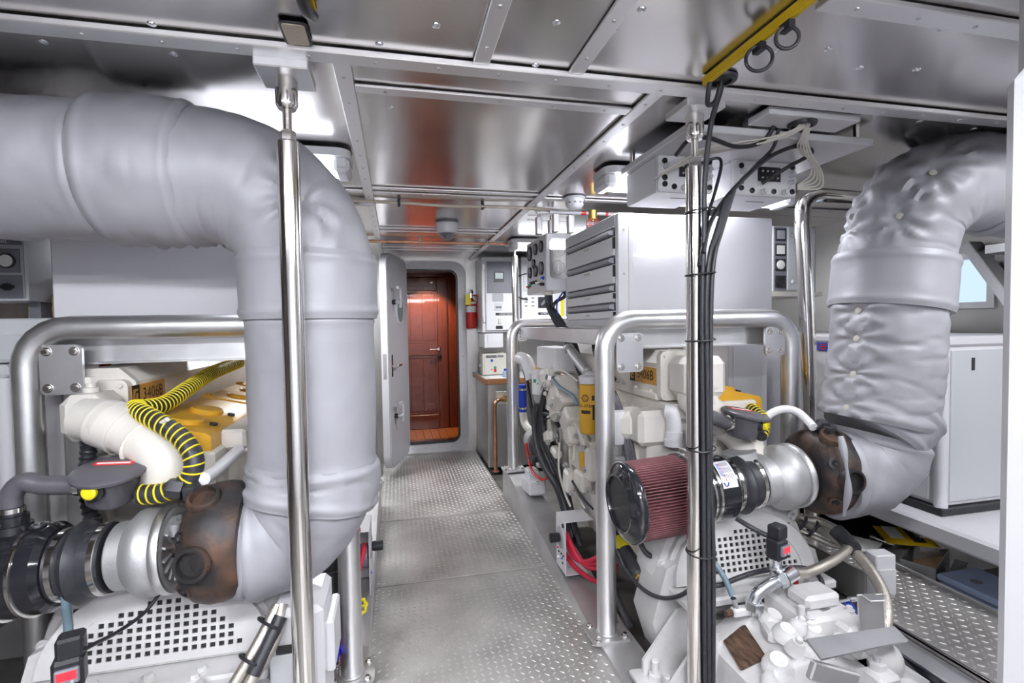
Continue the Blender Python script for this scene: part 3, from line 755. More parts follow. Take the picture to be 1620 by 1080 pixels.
def turbo_set(dx, side, lt, lf):
    D = V((dx, -.045 if side == 'left' else 0, -.02 if side == 'left' else 0))
    def ax(x):
        if side == 'left':
            if 1.365 < x < 1.57: x = 1.365+(x-1.365)*.80
            elif x >= 1.57: x = x-.022
        return TA+tdir*((x-TA.x)/tdir.x)+D
    def L(mb, x0, prof, n=40, cap=True): return mb.lathe(ax(x0), tdir, prof, n, cap)
    a, b, _ = basis(tdir)                # a, b span the plane across the axis
    up = V((0, 0, 1)); fw = V((0, -1, 0))
    # --- turbocharger
    t = thing('turbocharger', lt, 'turbocharger', ax(1.55)-Z_*.2)
    ks = .8 if side == 'left' else 1.
    L(MB(), 1.365, [(q_*ks, r_) for q_, r_ in [(0, .086), (.008, .094), (.052, .096), (.062, .105), (.085, .122), (.115, .128), (.142, .122), (.160, .112), (.166, .118), (.186, .118), (.190, .108), (.190, .098), (.170, .094)]], 48).build('compressor_housing', 'castalu', t)
    L(MB(), 1.522, [(0, .124), (.006, .127), (.018, .127), (.024, .124)], 48).build('clamp_band', 'alu', t)
    w_ = L(MB(), 1.532, [(0, .094), (.006, .094)], 40).build('back_plate', 'dark', t)
    for k in range(16):
        an = 2*math.pi*k/16; e = up*math.cos(an)+fw*math.sin(an); s_ = tdir.cross(e)
        MB().box(ax(1.549)+e*.062, (.020, .058, .005), rot3((tdir+s_*.5).normalized(), e, (tdir+s_*.5).normalized().cross(e))).build('fin', 'castalu', w_)
    L(MB(), 1.53, [(0, .040), (.05, .040), (.06, .05), (.09, .055)], 24).build('bearing_housing', 'rust', t)
    MB().tube([ax(1.56)+up*.045+fw*.02, ax(1.56)+up*.08+fw*.02], .02, 12, 0).build('oil_fitting', 'castalu', t)
    # turbine volute, radius changes round the axis like a scroll
    prof = [(0, .080), (.004, .112), (.016, .140), (.040, .162), (.075, .172), (.110, .172), (.150, .163), (.165, .155), (.165, .10)]
    mb = MB(); n = 64; vs = []; fs = []
    for (tt, rr) in prof:
        for k in range(n):
            an = 2*math.pi*k/n; e = up*math.cos(an)+fw*math.sin(an)
            sc = 1+.05*math.cos(an-1.0)+.012*noise.noise(V((tt*20, an, dx)))
            vs.append(ax(1.575+tt)+e*rr*sc)
    for i in range(len(prof)-1):
        for k in range(n): fs.append((i*n+k, i*n+(k+1) % n, (i+1)*n+(k+1) % n, (i+1)*n+k))
    fs += [tuple(range(n-1, -1, -1)), tuple((len(prof)-1)*n+k for k in range(n))]
    mb.add(vs, fs).build('turbine_housing', 'rust', t, 50)
    for (an, tt, rr, big) in ((28, .070, .045, 1), (62, .030, .021, 0), (86, .068, .047, 1), (118, .030, .021, 0)):
        e = up*math.cos(R(an))+fw*math.sin(R(an)); p = ax(1.575+tt)+e*(.182 if tt > .05 else .158); d = (e-tdir*(.10 if big else .5)).normalized()
        if big: MB().lathe(p-d*.03, d, [(0, rr), (.036, rr), (.040, rr-.003), (.040, rr-.011), (.024, rr-.013), (.024, 0.001)], 28).build('boss', 'rust', t)
        else:
            q = MB().lathe(p-d*.02, d, [(0, rr*1.25), (.022, rr*1.15), (.024, rr*.7), (.018, rr*.6)], 20).build('boss', 'rust', t)
            MB().lathe(p-d*.0, d, [(0, rr*.55), (.006, rr*.5), (.002, rr*.25)], 6).build('plug', 'black', q)
    e = (up*.93-fw*.0+fw*.25).normalized()
    p = ax(1.60 if side == 'left' else 1.665)+e*.168
    MB().hexn(p-e*.01, e, .045, .028, 6).hexn(p+e*.022-tdir*.02, (-tdir if side == 'left' else tdir*.3+Y_)+e*.3, .042, .028, 6).build('elbow_nut', 'rubber', t)
    MB().lathe(p-e*.02, e, [(0, .035), (.012, .032)], 20).build('boss', 'rust', t)
    # --- air intake
    f = thing('air_intake', lf, 'air filter', ax(.95)-Z_*.15)
    L(MB(), .792, [(0, .05), (.0, .098), (-.010, .100), (-.012, .108), (.0, .128), (.006, .142), (.016, .149), (.030, .149), (.040, .144)], 56).build('end_cap', 'blackgloss', f)
    L(MB(), .7905, [(0, .097), (.004, .097)], 48).build('cap_face', 'black', f)
    L(MB(), .83, [(0, .124), (.215, .124)], 40).build('filter_core', 'dark', f)
    npl = 84
    # pleated paper: each pleat its own strip
    e0 = None; m_ = MB()
    c0_ = V((0, 0, 0))
    for k in range(npl):
        an = 2*math.pi*k/npl; e = up*math.cos(an)+fw*math.sin(an); s_ = tdir.cross(e); q0, q1 = ax(.826), ax(1.038)
        MB().add([q0+e*.126-s_*.0042, q0+e*.1455-s_*.0012, q0+e*.1455+s_*.0012, q0+e*.126+s_*.0042, q1+e*.126-s_*.0042, q1+e*.1455-s_*.0012, q1+e*.1455+s_*.0012, q1+e*.126+s_*.0042],
                 [(0, 1, 5, 4), (1, 2, 6, 5), (2, 3, 7, 6), (3, 0, 4, 7), (3, 2, 1, 0), (4, 5, 6, 7)]).build('pleat', 'pleat', f)
    L(MB(), 1.034, [(0, .144), (.004, .150), (.034, .150), (.040, .135), (.05, .124)], 56).build('rear_cap', 'blackgloss', f)
    cb = L(MB(), 1.044, [(0, .1505), (.001, .1530), (.017, .1530), (.018, .1505)], 56).build('hose_clamp', 'steel', f)
    MB().box(ax(1.053)+up*.158+fw*.01, (.02, .06, .014), None, .003).cyl(ax(1.053)+up*.165-fw*.03, ax(1.053)+up*.165+fw*.05, .005, n=8).build('clamp_screw', 'steel', cb)
    L(MB(), 1.08, [(0, .121), (.135, .121), (.142, .115), (.15, .108)], 48).build('intake_pipe', 'blackgloss', f)
    for x in ((1.105, 1.128) if side == 'right' else (1.105, 1.165)):
        c = L(MB(), x, [(0, .1215), (.002, .1265), (.010, .1265), (.012, .1215)], 48).build('hose_clamp', 'steel', f)
    if side == 'right':
        # sticker wrapped on the pipe, tilted towards the camera
        mb = MB(); vs = []; fs = []; n = 10
        x0, x1 = 1.142, 1.204
        for i in range(n+1):
            an = R(20+52*i/n); e = up*math.cos(an)+fw*math.sin(an)
            vs += [ax(x0)+e*.1222, ax(x1)+e*.1222]
        fs = [(2*i, 2*i+2, 2*i+3, 2*i+1) for i in range(n)]
        st = mb.add(vs, fs).build('sticker', 'label', f)
        an = R(46); e = up*math.cos(an)+fw*math.sin(an); vv = (fw*math.cos(an)-up*math.sin(an))
        o_ = ax((x0+x1)/2)+e*.1226
        def ST(s_, du_, dv_, sz, m): 
            an = R(46)+dv_/.122; e = up*math.cos(an)+fw*math.sin(an); v2 = -(fw*math.cos(an)-up*math.sin(an))
            text('lettering', s_, ax((x0+x1)/2+du_)+e*.1228, tdir, v2, sz, m, st)
        text('lettering', 'AIRSEP', ax(x0+.010)+(up*math.cos(R(40))+fw*math.sin(R(40)))*.1228, fw*math.cos(R(40))-up*math.sin(R(40)), tdir, .019, 'text_blue', st)
        for k in range(6):
            xx = x0+.021+k*.0062
            for (a0, a1) in ((24, 33), (35, 46), (48, 56 if k % 2 else 61)):
                am = R((a0+a1)/2); e = up*math.cos(am)+fw*math.sin(am); v2 = fw*math.cos(am)-up*math.sin(am)
                MB().box(ax(xx)+e*.1222, (.002, .122*R(a1-a0)*.93, .0012), rot3(tdir, v2, tdir.cross(v2))).build('print_line', 'text_red' if k == 0 else 'greyface', st)
        e2 = up*math.cos(R(66))+fw*math.sin(R(66)); v2 = -(fw*math.cos(R(66))-up*math.sin(R(66))); oo = ax(1.158)+e2*.1226
        for (s_, m) in ((-1, 'text_blue'), (1, 'text_blue'), (0, 'text_red')):
            MB().prism([(s_*.004-.002, -.006), (s_*.004+.002, -.006), (s_*.010+.003, .008), (s_*.010-.003, .008)] if s_ else [(-.003, -.008), (.003, -.008), (0, 0)], oo, tdir, v2, e2*.0005).build('emblem', m, st)
    # port with hose barb on top of the pipe
    L(MB(), 1.21, [(0, .110), (.02, .098), (.03, .092)], 40).build('adapter', 'black', f)
    bel = [(0, .093), (.012, .095), (.030, .096), (.040, .108), (.052, .115), (.064, .108), (.074, .097), (.125, .096)]
    L(MB(), 1.232, bel, 48).build('rubber_bellows', 'rubber', f)
    for x in (1.236, 1.332): L(MB(), x, [(0, .097), (.002, .1005), (.016, .1005), (.018, .097)], 48).build('hose_clamp', 'steel', f)
    pp = ax(1.115); MB().lathe(pp+up*.115, up, [(0, .046), (.02, .044), (.022, .036), (.045, .036), (.047, .030), (.07, .028)], 28).build('breather_port', 'blackgloss', f)
    MB().torus(ax(1.18)+up*.123+fw*.01, up, .014, .006, 14, 6).build('port_knob', 'black', f)
    return t, f, ax
tR, fR, axR = turbo_set(0, 'right', 'rusty brown turbocharger feeding the right exhaust pipe', 'round maroon pleated air filter on a black intake pipe with a sticker')
tL, fL, axL = turbo_set(-2.165, 'left', 'rusty brown turbocharger with visible fan wheel at the left', 'black air intake with clamps cut off by the left picture edge')
# --- crankcase breathers
def breather(c, tilt, label, pts, stripe, port, capdir):
    t = thing('crankcase_breather', label, 'breather', c-Z_*.05)
    up = V(tilt).normalized(); c = V(c)
    MB().lathe(c-up*.075, up, [(0, .050), (.012, .060), (.080, .070), (.086, .074)], 36).build('can', 'rubber_grey', t)
    MB().lathe(c+up*.011, up, [(0, .076), (.004, .090), (.012, .092), (.016, .088), (.019, .07)], 40).build('lid', 'rubber_grey', t)
    u = (X_-up*X_.dot(up)).normalized(); v = up.cross(u)
    s_ = MB().box(c+up*.0305+v*.03, (.10, .022, .001), rot3(u, v, up)).build('warning_label', 'text_red', t)
    MB().box(c+up*.0315+v*.03, (.085, .008, .001), rot3(u, v, up)).build('label_text_band', 'text_white', s_)
    cd_ = V(capdir).normalized(); q = c+cd_*.06-up*.018
    k = MB().lathe(q-cd_*.01, cd_, [(0, .030), (.022, .030), (.026, .026)], 20).build('valve_collar', 'black', t)
    MB().lathe(q+cd_*.015, cd_, [(0, .019), (.010, .020), (.014, .015)], 16).build('valve_cap', 'yellow', k)
    MB().tube(pts, .0265, 16, 8).build('elbow_hose', 'rubber_grey', t)
    for i in (0, -1):
        p0 = V(pts[0 if i == 0 else -1]); d = (V(pts[1])-p0) if i == 0 else (p0-V(pts[-2])); d.normalize()
        MB().lathe(p0-d*(-.004 if i == 0 else .020), d, [(0, .0275), (.001, .030), (.014, .030), (.015, .0275)], 20).build('hose_clamp', 'steel', t)
    return t
cR = at(1178, 668, Y=1.74)
pR0 = axR(1.115)+Z_*.165
breather(cR+Z_*.015, (.18, -.12, 1), 'grey plastic crankcase breather above the right intake pipe', [pR0, pR0+Z_*.07+X_*.006, pR0+Z_*.115+X_*.045, cR-X_*.09+Z_*.005, cR-X_*.06+Z_*.0], 0, 0, (.6, -.8, 0))
cL = at(174, 762, Y=1.655)
pL0 = axL(1.115)+Z_*.165
breather(cL+Z_*.012, (.04, -.22, 1), 'grey plastic crankcase breather beside the left engine', [pL0, pL0+Z_*.05, pL0+Z_*.085+X_*.03, cL-X_*.16+Z_*.005, cL-X_*.06-Z_*.004], 0, 0, (-.15, -1, 0))

def hose(name, label, cat, pts, r_, m, group=None, n=12, sm=8):
    return solo(MB().tube(pts, r_, n, sm), name, m, label, cat, group)
# --- yellow and black striped hoses
def striped(label, pts, r_, pitch, clamps=True):
    t = thing('striped_hose', label, 'hose', V(pts[0]))
    MB().tube(pts, r_, 18, 8).build('hose_wall', 'rubber', t)
    helix(pts, r_*1.0, pitch, r_*.105, 6, 18).build('yellow_spiral', 'yellow', t)
    return t
hp1 = [at(222, 782, Y=1.64), at(262, 778, Y=1.63), at(300, 757, Y=1.63), at(306, 722, Y=1.64), at(284, 690, Y=1.67), at(252, 668, Y=1.70), at(224, 653, Y=1.76), at(214, 646, Y=1.83), at(230, 645, Y=1.88), at(262, 638, Y=1.98), at(296, 615, Y=2.15), at(335, 590, Y=2.45), at(378, 573, Y=2.8)]
striped('yellow and black striped hose looping over the left engine', hp1, .027, .0215)
hp2 = [at(1203, 690, Y=1.70), at(1207, 676, Y=1.735), at(1205, 660, Y=1.80), at(1190, 648, Y=1.88), at(1178, 640, Y=1.98), at(1172, 630, Y=2.15)]
striped('yellow and black striped hose end behind the right breather', hp2, .024, .0215)
# --- oil feed pipes at the turbines
pe = axR(1.665)+Z_*.205
hose('turbo_coolant_hose', 'white curved hose arching to the right turbocharger', 'hose', [at(1203, 672, Y=1.80), at(1218, 655, Y=1.79), at(1240, 647, Y=1.77), at(1262, 652, Y=1.75), at(1280, 668, Y=1.70), at(1287, 676, Y=1.67)], .0165, 'white')
hose('turbo_coolant_pipe', 'straight white pipe reaching down to the left turbocharger', 'pipe', [at(378, 712, Y=1.86), at(345, 740, Y=1.72), at(322, 757, Y=1.62)], .019, 'white')

# ------------------------------------------------------------------ engines
def perforated(parent, o, u, v, nrm, RX, RZ, px_, pz, m='gear'):
    """half-disc guard plate with square holes left open, a dark void behind it"""
    nx = int(2*RX/px_); nz = int(RZ/pz)
    mb = MB(); h = .60
    def inside(x, z): return z > .012 and (x/(RX*.86))**2+(z/(RZ*.88))**2 < 1
    for ix in range(nx+1):
        for iz in range(nz+1):
            cx = -RX+(ix+.5)*px_; cz = (iz+.5)*pz
            if (cx/RX)**2+(cz/RZ)**2 > 1.06: continue
            def q(a, b): return o+u*(cx+a*px_/2)+v*(cz+b*pz/2)
            O_ = [q(-1, -1), q(1, -1), q(1, 1), q(-1, 1)]
            if inside(cx, cz):
                I_ = [q(-h, -h), q(h, -h), q(h, h), q(-h, h)]; K = [p-nrm*.006 for p in I_]
                mb.add(O_+I_+K, [(0, 1, 5, 4), (1, 2, 6, 5), (2, 3, 7, 6), (3, 0, 4, 7), (4, 5, 9, 8), (5, 6, 10, 9), (6, 7, 11, 10), (7, 4, 8, 11)])
            else: mb.add(O_, [(0, 1, 2, 3)])
    g = mb.build('perforated_guard', m, parent, 30)
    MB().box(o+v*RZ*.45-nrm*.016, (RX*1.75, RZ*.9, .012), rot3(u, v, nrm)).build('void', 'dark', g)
    return g
def engine(ox, label, side):
    t = thing('marine_engine', label, 'engine', (ox+1.27, 2.6, .1))
    def B(x0, x1, y0, y1, z0, z1, b=.012): return MB().mm(ox+x0, ox+x1, y0, y1, z0, z1, b)
    B(1.03, 1.50, 1.93, 3.42, .42, .93, .02).build('block', 'cream', t)
    B(1.07, 1.46, 1.95, 3.38, .14, .42, .03).build('oil_pan', 'cream', t)
    B(1.12, 1.54, 1.90, 3.40, .93, 1.00, .01).build('cylinder_head', 'cream', t)
    # ribs and covers along the block side that faces the walkway
    for k in range(6): B(1.005, 1.035, 2.02+k*.24, 2.10+k*.24, .45, .90, .012).build('block_rib', 'cream', t)
    # aftercooler housing with the model plate
    out = [(0, 0), (.03, -.02), (.19, -.02), (.21, 0), (.21, .14), (.16, .19), (.05, .19), (0, .135)]
    bx0 = ox+1.125+(0 if side == 'right' else -.165); zo = .015
    MB().prism([(a, b+1.03) for a, b in out], (bx0, 2.00, 0), X_, Z_, Y_*1.3).build('aftercooler', 'cream', t)
    mb = MB().mm(bx0-.022, bx0+.012, 2.0, 3.3, 1.005, 1.035, .004); mb.build('aftercooler_flange', 'cream', t)
    bolts(t, [(bx0-.012, 2.06+k*.15, 1.035) for k in range(8)], Z_, .009, .010, 'cream')
    # near end housing and plug
    fc_ = (bx0+.10, 1.115, .235, .215) if side == 'right' else (bx0+.125, 1.085, .15, .19)
    cap = MB().prism(rrect(fc_[2], fc_[3], .025), (fc_[0], 2.0, fc_[1]), X_, Z_, -Y_*.035).build('end_flange', 'cream', t)
    (MB().mm(bx0+.01, bx0+.20, 1.80, 1.968, 1.03, 1.205, .03) if side == 'right' else MB().mm(bx0+.075, bx0+.20, 1.80, 1.968, 1.005, 1.15, .03)).build('end_housing', 'cream', t)
    bolts(cap, [(fc_[0]+a*(fc_[2]/2-.02), 1.965, fc_[1]+b*(fc_[3]/2-.02)) for a in (-1, 1) for b in (-1, 1)], -Y_, .008, .008, 'cream')
    zp = 1.20 if side == 'right' else 1.145
    MB().lathe((fc_[0], 1.90, zp), Z_, [(0, .022), (.02, .022), (.022, .014), (.035, .014)], 16).hexn((fc_[0], 1.90, zp+.035), Z_, .02, .018).build('plug', 'cream', t)
    # model plate on the side that can be seen
    px_, sg = (bx0-.0005, -1) if side == 'right' else (bx0+.2105, 1)
    yc, zc = (2.155 if side == 'right' else 2.085), (1.105 if side == 'right' else 1.12); u = -Y_ if sg < 0 else Y_
    pl = MB().box((px_+sg*.002, yc, zc), (.004, .25, .078), None, .001).build('model_plate', 'amber', t)
    e0 = V((px_+sg*.0043, yc, zc))
    MB().box(e0-u*.1, (.002, .05, .078)).build('emblem_field', 'text_dark', pl)
    text('lettering', '3406B', e0+u*.027, u, Z_, .062, 'text_dark', pl, thick=.0008)
    MB().prism([(-.016, -.026), (.014, -.026), (.014, -.018), (-.004, -.018), (-.009, 0), (-.004, .018), (.014, .018), (.014, .026), (-.016, .026), (-.022, 0)], e0-u*.1+V((sg*.0012, 0, 0)), u, Z_, V((sg*.0006, 0, 0))).build('emblem', 'amber', pl)
    MB().prism([(-.002, -.009), (.013, -.012), (.013, .012), (-.002, .009)], e0-u*.1+V((sg*.0012, 0, 0)), u, Z_, V((sg*.0006, 0, 0))).build('emblem', 'amber', pl)
    # yellow valve covers with raised domes
    vx0 = ox+1.345+(0 if side == 'right' else -.12)
    for y0, y1 in (((1.93, 2.36), (2.40, 2.83), (2.87, 3.30)) if side == 'right' else ((1.80, 2.38), (2.42, 2.85), (2.89, 3.30))):
        vc = MB().prism([(0, 0), (.24, -.05), (.24, .0), (.225, .012), (.02, .06), (0, .05)], (vx0, y0, 1.0), X_, Z_, Y_*(y1-y0)).build('valve_cover', 'catyellow', t)
        dv = V((-.214, 0, .05)).normalized(); nn = V((.22, 0, 1)).normalized()
        for yy in (y0+.12, y0+.31):
            c = V((vx0+.125, yy, 1.035)); MB().lathe(c-nn*.02, nn, [(0, .058), (.030, .056), (.036, .050), (.037, .02)], 24).build('dome', 'catyellow', vc)
            MB().lathe(c+V((.085, 0, -.018)), nn, [(0, .013), (.008, .013)], 10).build('cover_bolt', 'black', vc)
        for k in range(3): MB().mm(vx0+.004, vx0+.035, y0+.01+k*.012, y0+.016+k*.012, 1.045, 1.066, .001).build('cover_rib', 'catyellow', vc)
        MB().mm(vx0-.005, vx0+.25, y0-.01, y1+.01, .80, .955, .012).build('valve_box', 'cream', t)
    B(1.50, 1.60, 1.92, 3.3, .70, .95, .02).build('exhaust_manifold', 'cream', t)
    # flywheel housing with perforated guard
    c = V((ox+1.33, 1.93, .315))
    MB().lathe(c, -Y_, [(0, .36), (.13, .36), (.15, .35), (.155, .33)], 48).build('flywheel_housing', 'gear', t)
    MB().lathe(c-Y_*.155, -Y_, [(0, .322), (.02, .322), (.028, .31), (.030, .28)], 48).build('housing_ring', 'gear', t)
    bolts(t, [c-Y_*.156+V((math.cos(R(a)), 0, math.sin(R(a))))*.342 for a in (14, 38, 62, 90, 118, 142, 166)], -Y_, .014, .014, 'gear')
    nrm = V((0, -1, .22)).normalized(); vv = V((0, .22, 1)).normalized()
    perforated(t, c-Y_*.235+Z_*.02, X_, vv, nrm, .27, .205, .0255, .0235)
    out = [(.315*math.cos(R(a)), .25*math.sin(R(a))) for a in range(0, 181, 9)]; ins = [(.255*math.cos(R(a)), .19*math.sin(R(a))) for a in range(0, 181, 9)]
    MB().prism(out, c-Y_*.215+Z_*.02, X_, vv, nrm*.024, ins).build('guard_frame', 'gear', t)
    fl_ = B(1.0, 1.66, 1.60, 1.76, .295, .33, .008).build('housing_flange', 'gear', t)
    bolts(fl_, [(ox+1.05+k*.14, 1.64, .33) for k in range(5)], Z_, .014, .013, 'gear')
    # bearing brackets
    for sx in (-1, 1):
        MB().prism([(.24*sx, .44), (.34*sx, .40), (.40*sx, .20), (.35*sx, .04), (.24*sx, .02)][::sx], (ox+1.33, 1.72, 0), X_, Z_, Y_*.16).build('mount_foot', 'gear', t)
    return t
enR = engine(0, 'cream painted marine diesel engine with model plate on the right side', 'right')
enL = engine(-2.06, 'cream painted marine diesel engine with yellow rocker cover on the left side', 'left')
# charge air pipes (part of each engine)
def pipe_part(t, name, pts, r_, m='cream', rings=(), n=28):
    MB().tube(pts, r_, n, 8).build(name, m, t)
    P = spline(pts, 8)
    for u in rings:
        i = min(len(P)-2, max(1, int(u*(len(P)-1)))); d = (P[i+1]-P[i-1]).normalized()
        MB().lathe(P[i]-d*.012, d, [(0, r_), (.002, r_+.007), (.022, r_+.007), (.024, r_)], n).build('pipe_band', m, t)
pipe_part(enR, 'charge_air_pipe', [V((1.25, 1.86, 1.10)), at(1098, 630, Y=1.87), at(1120, 650, Y=1.86), at(1150, 672, Y=1.85), at(1178, 700, Y=1.82), at(1185, 730, Y=1.76)], .068, 'cream', (.35, .62))
MB().box(at(1127, 634, Y=1.80), (.022, .02, .03), None, .003).build('band_lug', 'cream', enR)
MB().lathe(at(1168, 706, Y=1.74)-V((0, 0, .02)), V((.12, -.1, -1)), [(0, .066), (.03, .066), (.034, .06), (.10, .058)], 28).build('compressor_outlet', 'castalu', enR)
pipe_part(enL, 'charge_air_pipe', [V((-.955, 1.83, 1.075)), at(176, 670, Y=1.79), at(205, 685, Y=1.77), at(240, 705, Y=1.74), at(262, 735, Y=1.72), at(262, 775, Y=1.72)], .066, 'cream', (.22,))
MB().tube([at(163, 668, Y=1.80), at(180, 674, Y=1.79), at(198, 682, Y=1.78)], .074, 28, 6).build('pipe_socket', 'cream', enL)
solo(MB().torus(at(228, 700, Y=1.75), at(240, 705, Y=1.74)-at(205, 685, Y=1.78), .068, .006, 28, 8).tube([at(243, 676, Y=1.69), at(265, 663, Y=1.66)], .007, 8, 0), 'cable_tie', 'tie_white', 'thick white cable tie around the left charge air pipe', 'cable tie')

# ------------------------------------------------------------------ things on the ceiling
t = thing('mounting_board', 'white board under the ceiling carrying two electronics boxes', 'board', (1.35, 1.78, 1.985))
MB().mm(.965, 1.735, 1.53, 2.04, 1.99, 2.015, .003).build('board', 'white', t)
for x in (1.0, 1.70):
    for y in (1.57, 2.0): MB().cyl((x, y, 2.015), (x, y, CEIL), .012).build('standoff', 'steel', t)
t = thing('cable_plate', 'small white plate with a round cable hole beside the right stanchion', 'plate', (1.38, 1.50, 2.02))
MB().mm(1.19, 1.55, 1.415, 1.52, 2.017, 2.042, .003).build('plate', 'white', t)
MB().lathe((1.36, 1.465, 2.017), -Z_, [(0, .046), (.010, .044), (.012, .034), (.002, .030)], 28).build('grommet', 'rubber', t)
def ebox(x0, x1, label):
    t = thing('electronics_box', label, 'electronics box', ((x0+x1)/2, 1.9, 1.85))
    y0, y1, z0, z1 = 1.76, 2.04, 1.852, 1.989
    MB().mm(x0, x1, y0, y1, z0, z1, .006).build('case', 'white', t)
    MB().mm(x0-.001, x1+.001, y0+.02, y0+.026, z0-.001, z1, 0).build('lid_seam', 'lightgrey', t)
    w_ = x1-x0
    for (a, b) in ((.10, .82), (.10, .36), (.10, .18), (.27, .12), (.62, .12), (.92, .86), (.92, .14)):
        MB().lathe((x0+w_*a, y0, z0+(z1-z0)*b), -Y_, [(0, .011), (.004, .011), (.004, .007), (.001, .006)], 16).build('port', 'black', t)
    for (a, b) in ((.12, .66), (.90, .62), (.90, .42), (.44, .10), (.78, .10)):
        MB().lathe((x0+w_*a, y0, z0+(z1-z0)*b), -Y_, [(0, .012), (.010, .012), (.012, .009), (.024, .008)], 12).build('cable_gland', 'lightgrey', t)
    MB().mm(x0+w_*.36, x0+w_*.72, y0-.006, y0+.001, z0+.055, z0+.112, .002).build('socket', 'black', t)
    for k in range(2):
        for j in range(4): MB().cyl((x0+w_*(.42+.08*j), y0-.006, z0+.068+k*.026), (x0+w_*(.42+.08*j), y0-.011, z0+.068+k*.026), .004, n=8).build('pin', 'alu', t)
    MB().mm(x0+w_*.45, x0+w_*.75, y0+.1, y0+.104, z0-.0015, z0+.001).build('base_slot', 'greyface', t)
    return t
ebox(.99, 1.225, 'white electronics box directly behind the right stanchion')
ebox(1.32, 1.61, 'white electronics box hanging nearer the bent stainless pipe')
# pale wires from the plate to the boxes
def P3(l): return [at(x, y, Y=d) for x, y, d in l]
g_ = 'pale wires between the cable plate and the boxes'
ends = [((1030, 268), (1.78)), ((1040, 285), 1.78), ((1052, 262), 1.76), ((1150, 285), 1.76), ((1168, 300), 1.76)]
for i in range(7):
    o = .004*i; jz = .012*((i*5) % 7)/7-.006
    pts = [V((1.345+.008*(i % 4), 1.455+.01*(i//4), 2.02)), V((1.33+o, 1.46, 1.995)), V((1.26+o, 1.50+.004*i, 1.972+jz*1.5)), V((1.16+o*.5, 1.55+.006*i, 1.962+jz*2.5)), V((1.09-o, 1.62, 1.955+jz*2)), V((1.06-o*3, 1.70, 1.935-o)), V((1.04-o*3, 1.752, 1.93-i*.006))]
    hose('wire', 'pale wire draped from the cable plate to the electronics box behind the stanchion', 'wire', pts, .0034, 'wirewhite', g_, 8, 6)
for i in range(5):
    o = .006*i
    pts = [V((1.375+.006*i, 1.455, 2.02)), V((1.39+o, 1.50, 1.985)), V((1.45+o*1.5, 1.58-o, 1.978-o*1.2)), V((1.56+o*2.2, 1.64, 1.955-o*1.6)), V((1.61+o*2, 1.69, 1.92-o*2)), V((1.59, 1.735, 1.89-o*.6))]
    hose('wire', 'pale wire looping from the cable plate to the box by the bent pipe', 'wire', pts, .0034, 'wirewhite', 'pale wires to the outer electronics box', 8, 6)
hose('cable', 'black cable sweeping from the box ports to the right stanchion bundle', 'cable', P3([(1205, 290, 1.74), (1245, 265, 1.68), (1284, 242, 1.62), (1262, 231, 1.58), (1215, 250, 1.52), (1160, 300, 1.46), (1125, 350, 1.42), (1112, 400, 1.40)]), .0075, 'black')
hose('cable', 'black cable slung below the pale wires to the right stanchion', 'cable', P3([(1225, 200, 1.5), (1205, 225, 1.52), (1165, 232, 1.52), (1120, 218, 1.50), (1090, 222, 1.52), (1070, 245, 1.6)]), .0075, 'black')
hose('cable', 'thin blue-black cable hanging right of the stanchion', 'cable', P3([(1110, 258, 1.60), (1135, 250, 1.58), (1141, 262, 1.56), (1132, 300, 1.5), (1118, 350, 1.44), (1108, 420, 1.41)]), .0055, 'black')
hose('cable', 'black cable running up from the electronics box socket', 'cable', P3([(1232, 205, 1.5), (1222, 235, 1.52), (1195, 262, 1.6), (1172, 285, 1.72)]), .006, 'black')
# cable bundle down the right stanchion
g_ = 'black cables tied to the right stanchion'
for i in range(6):
    dz = .0065*math.sin(i*2.1)
    top = [V((.93+.004*i, 1.30, 2.03)), V((.935+.002*i, 1.36, 1.93)), V((.945+.003*i, 1.405, 1.78)), V((.945+.006*i, 1.408+dz, 1.62))] if i < 2 else [V((1.02+.01*i, 1.43, 1.72+.01*i)), V((.985+.006*i, 1.415, 1.64)), V((.950+.006*i, 1.41+dz, 1.55))]
    mid = [V((.940+.0056*i, 1.410+dz, 1.40)), V((.942+.0056*i+.003*math.sin(i), 1.412+dz, 1.1)), V((.945+.0066*i-.002*i*(i % 2), 1.412+dz, .85)), V((.948+.0058*i, 1.414+dz, .6)), V((.950+.0055*i, 1.415+dz, .3)), V((.955+.0055*i, 1.42, .06))]
    hose('cable', 'black cable tied along the right stanchion', 'cable', top+mid, .0070, 'rubber', g_, 10, 6)
for z in (1.70, 1.50, 1.29, .94, .60):
    mb = MB(); pts = []
    for k in range(25):
        a = 2*math.pi*k/24; pts.append(V((.952+.043*math.cos(a), 1.445+.052*math.sin(a)-.006, z+.004*math.cos(a))))
    solo(mb.tube(pts, .0028, 6, 0, False), 'cable_tie', 'black', 'black cable tie round the right stanchion at %s' % ({1.70: 'electronics box height', 1.50: 'drawer cabinet height', 1.29: 'aluminium arch height', .94: 'breather height', .60: 'the lower air filter edge'}[z]), 'cable tie')
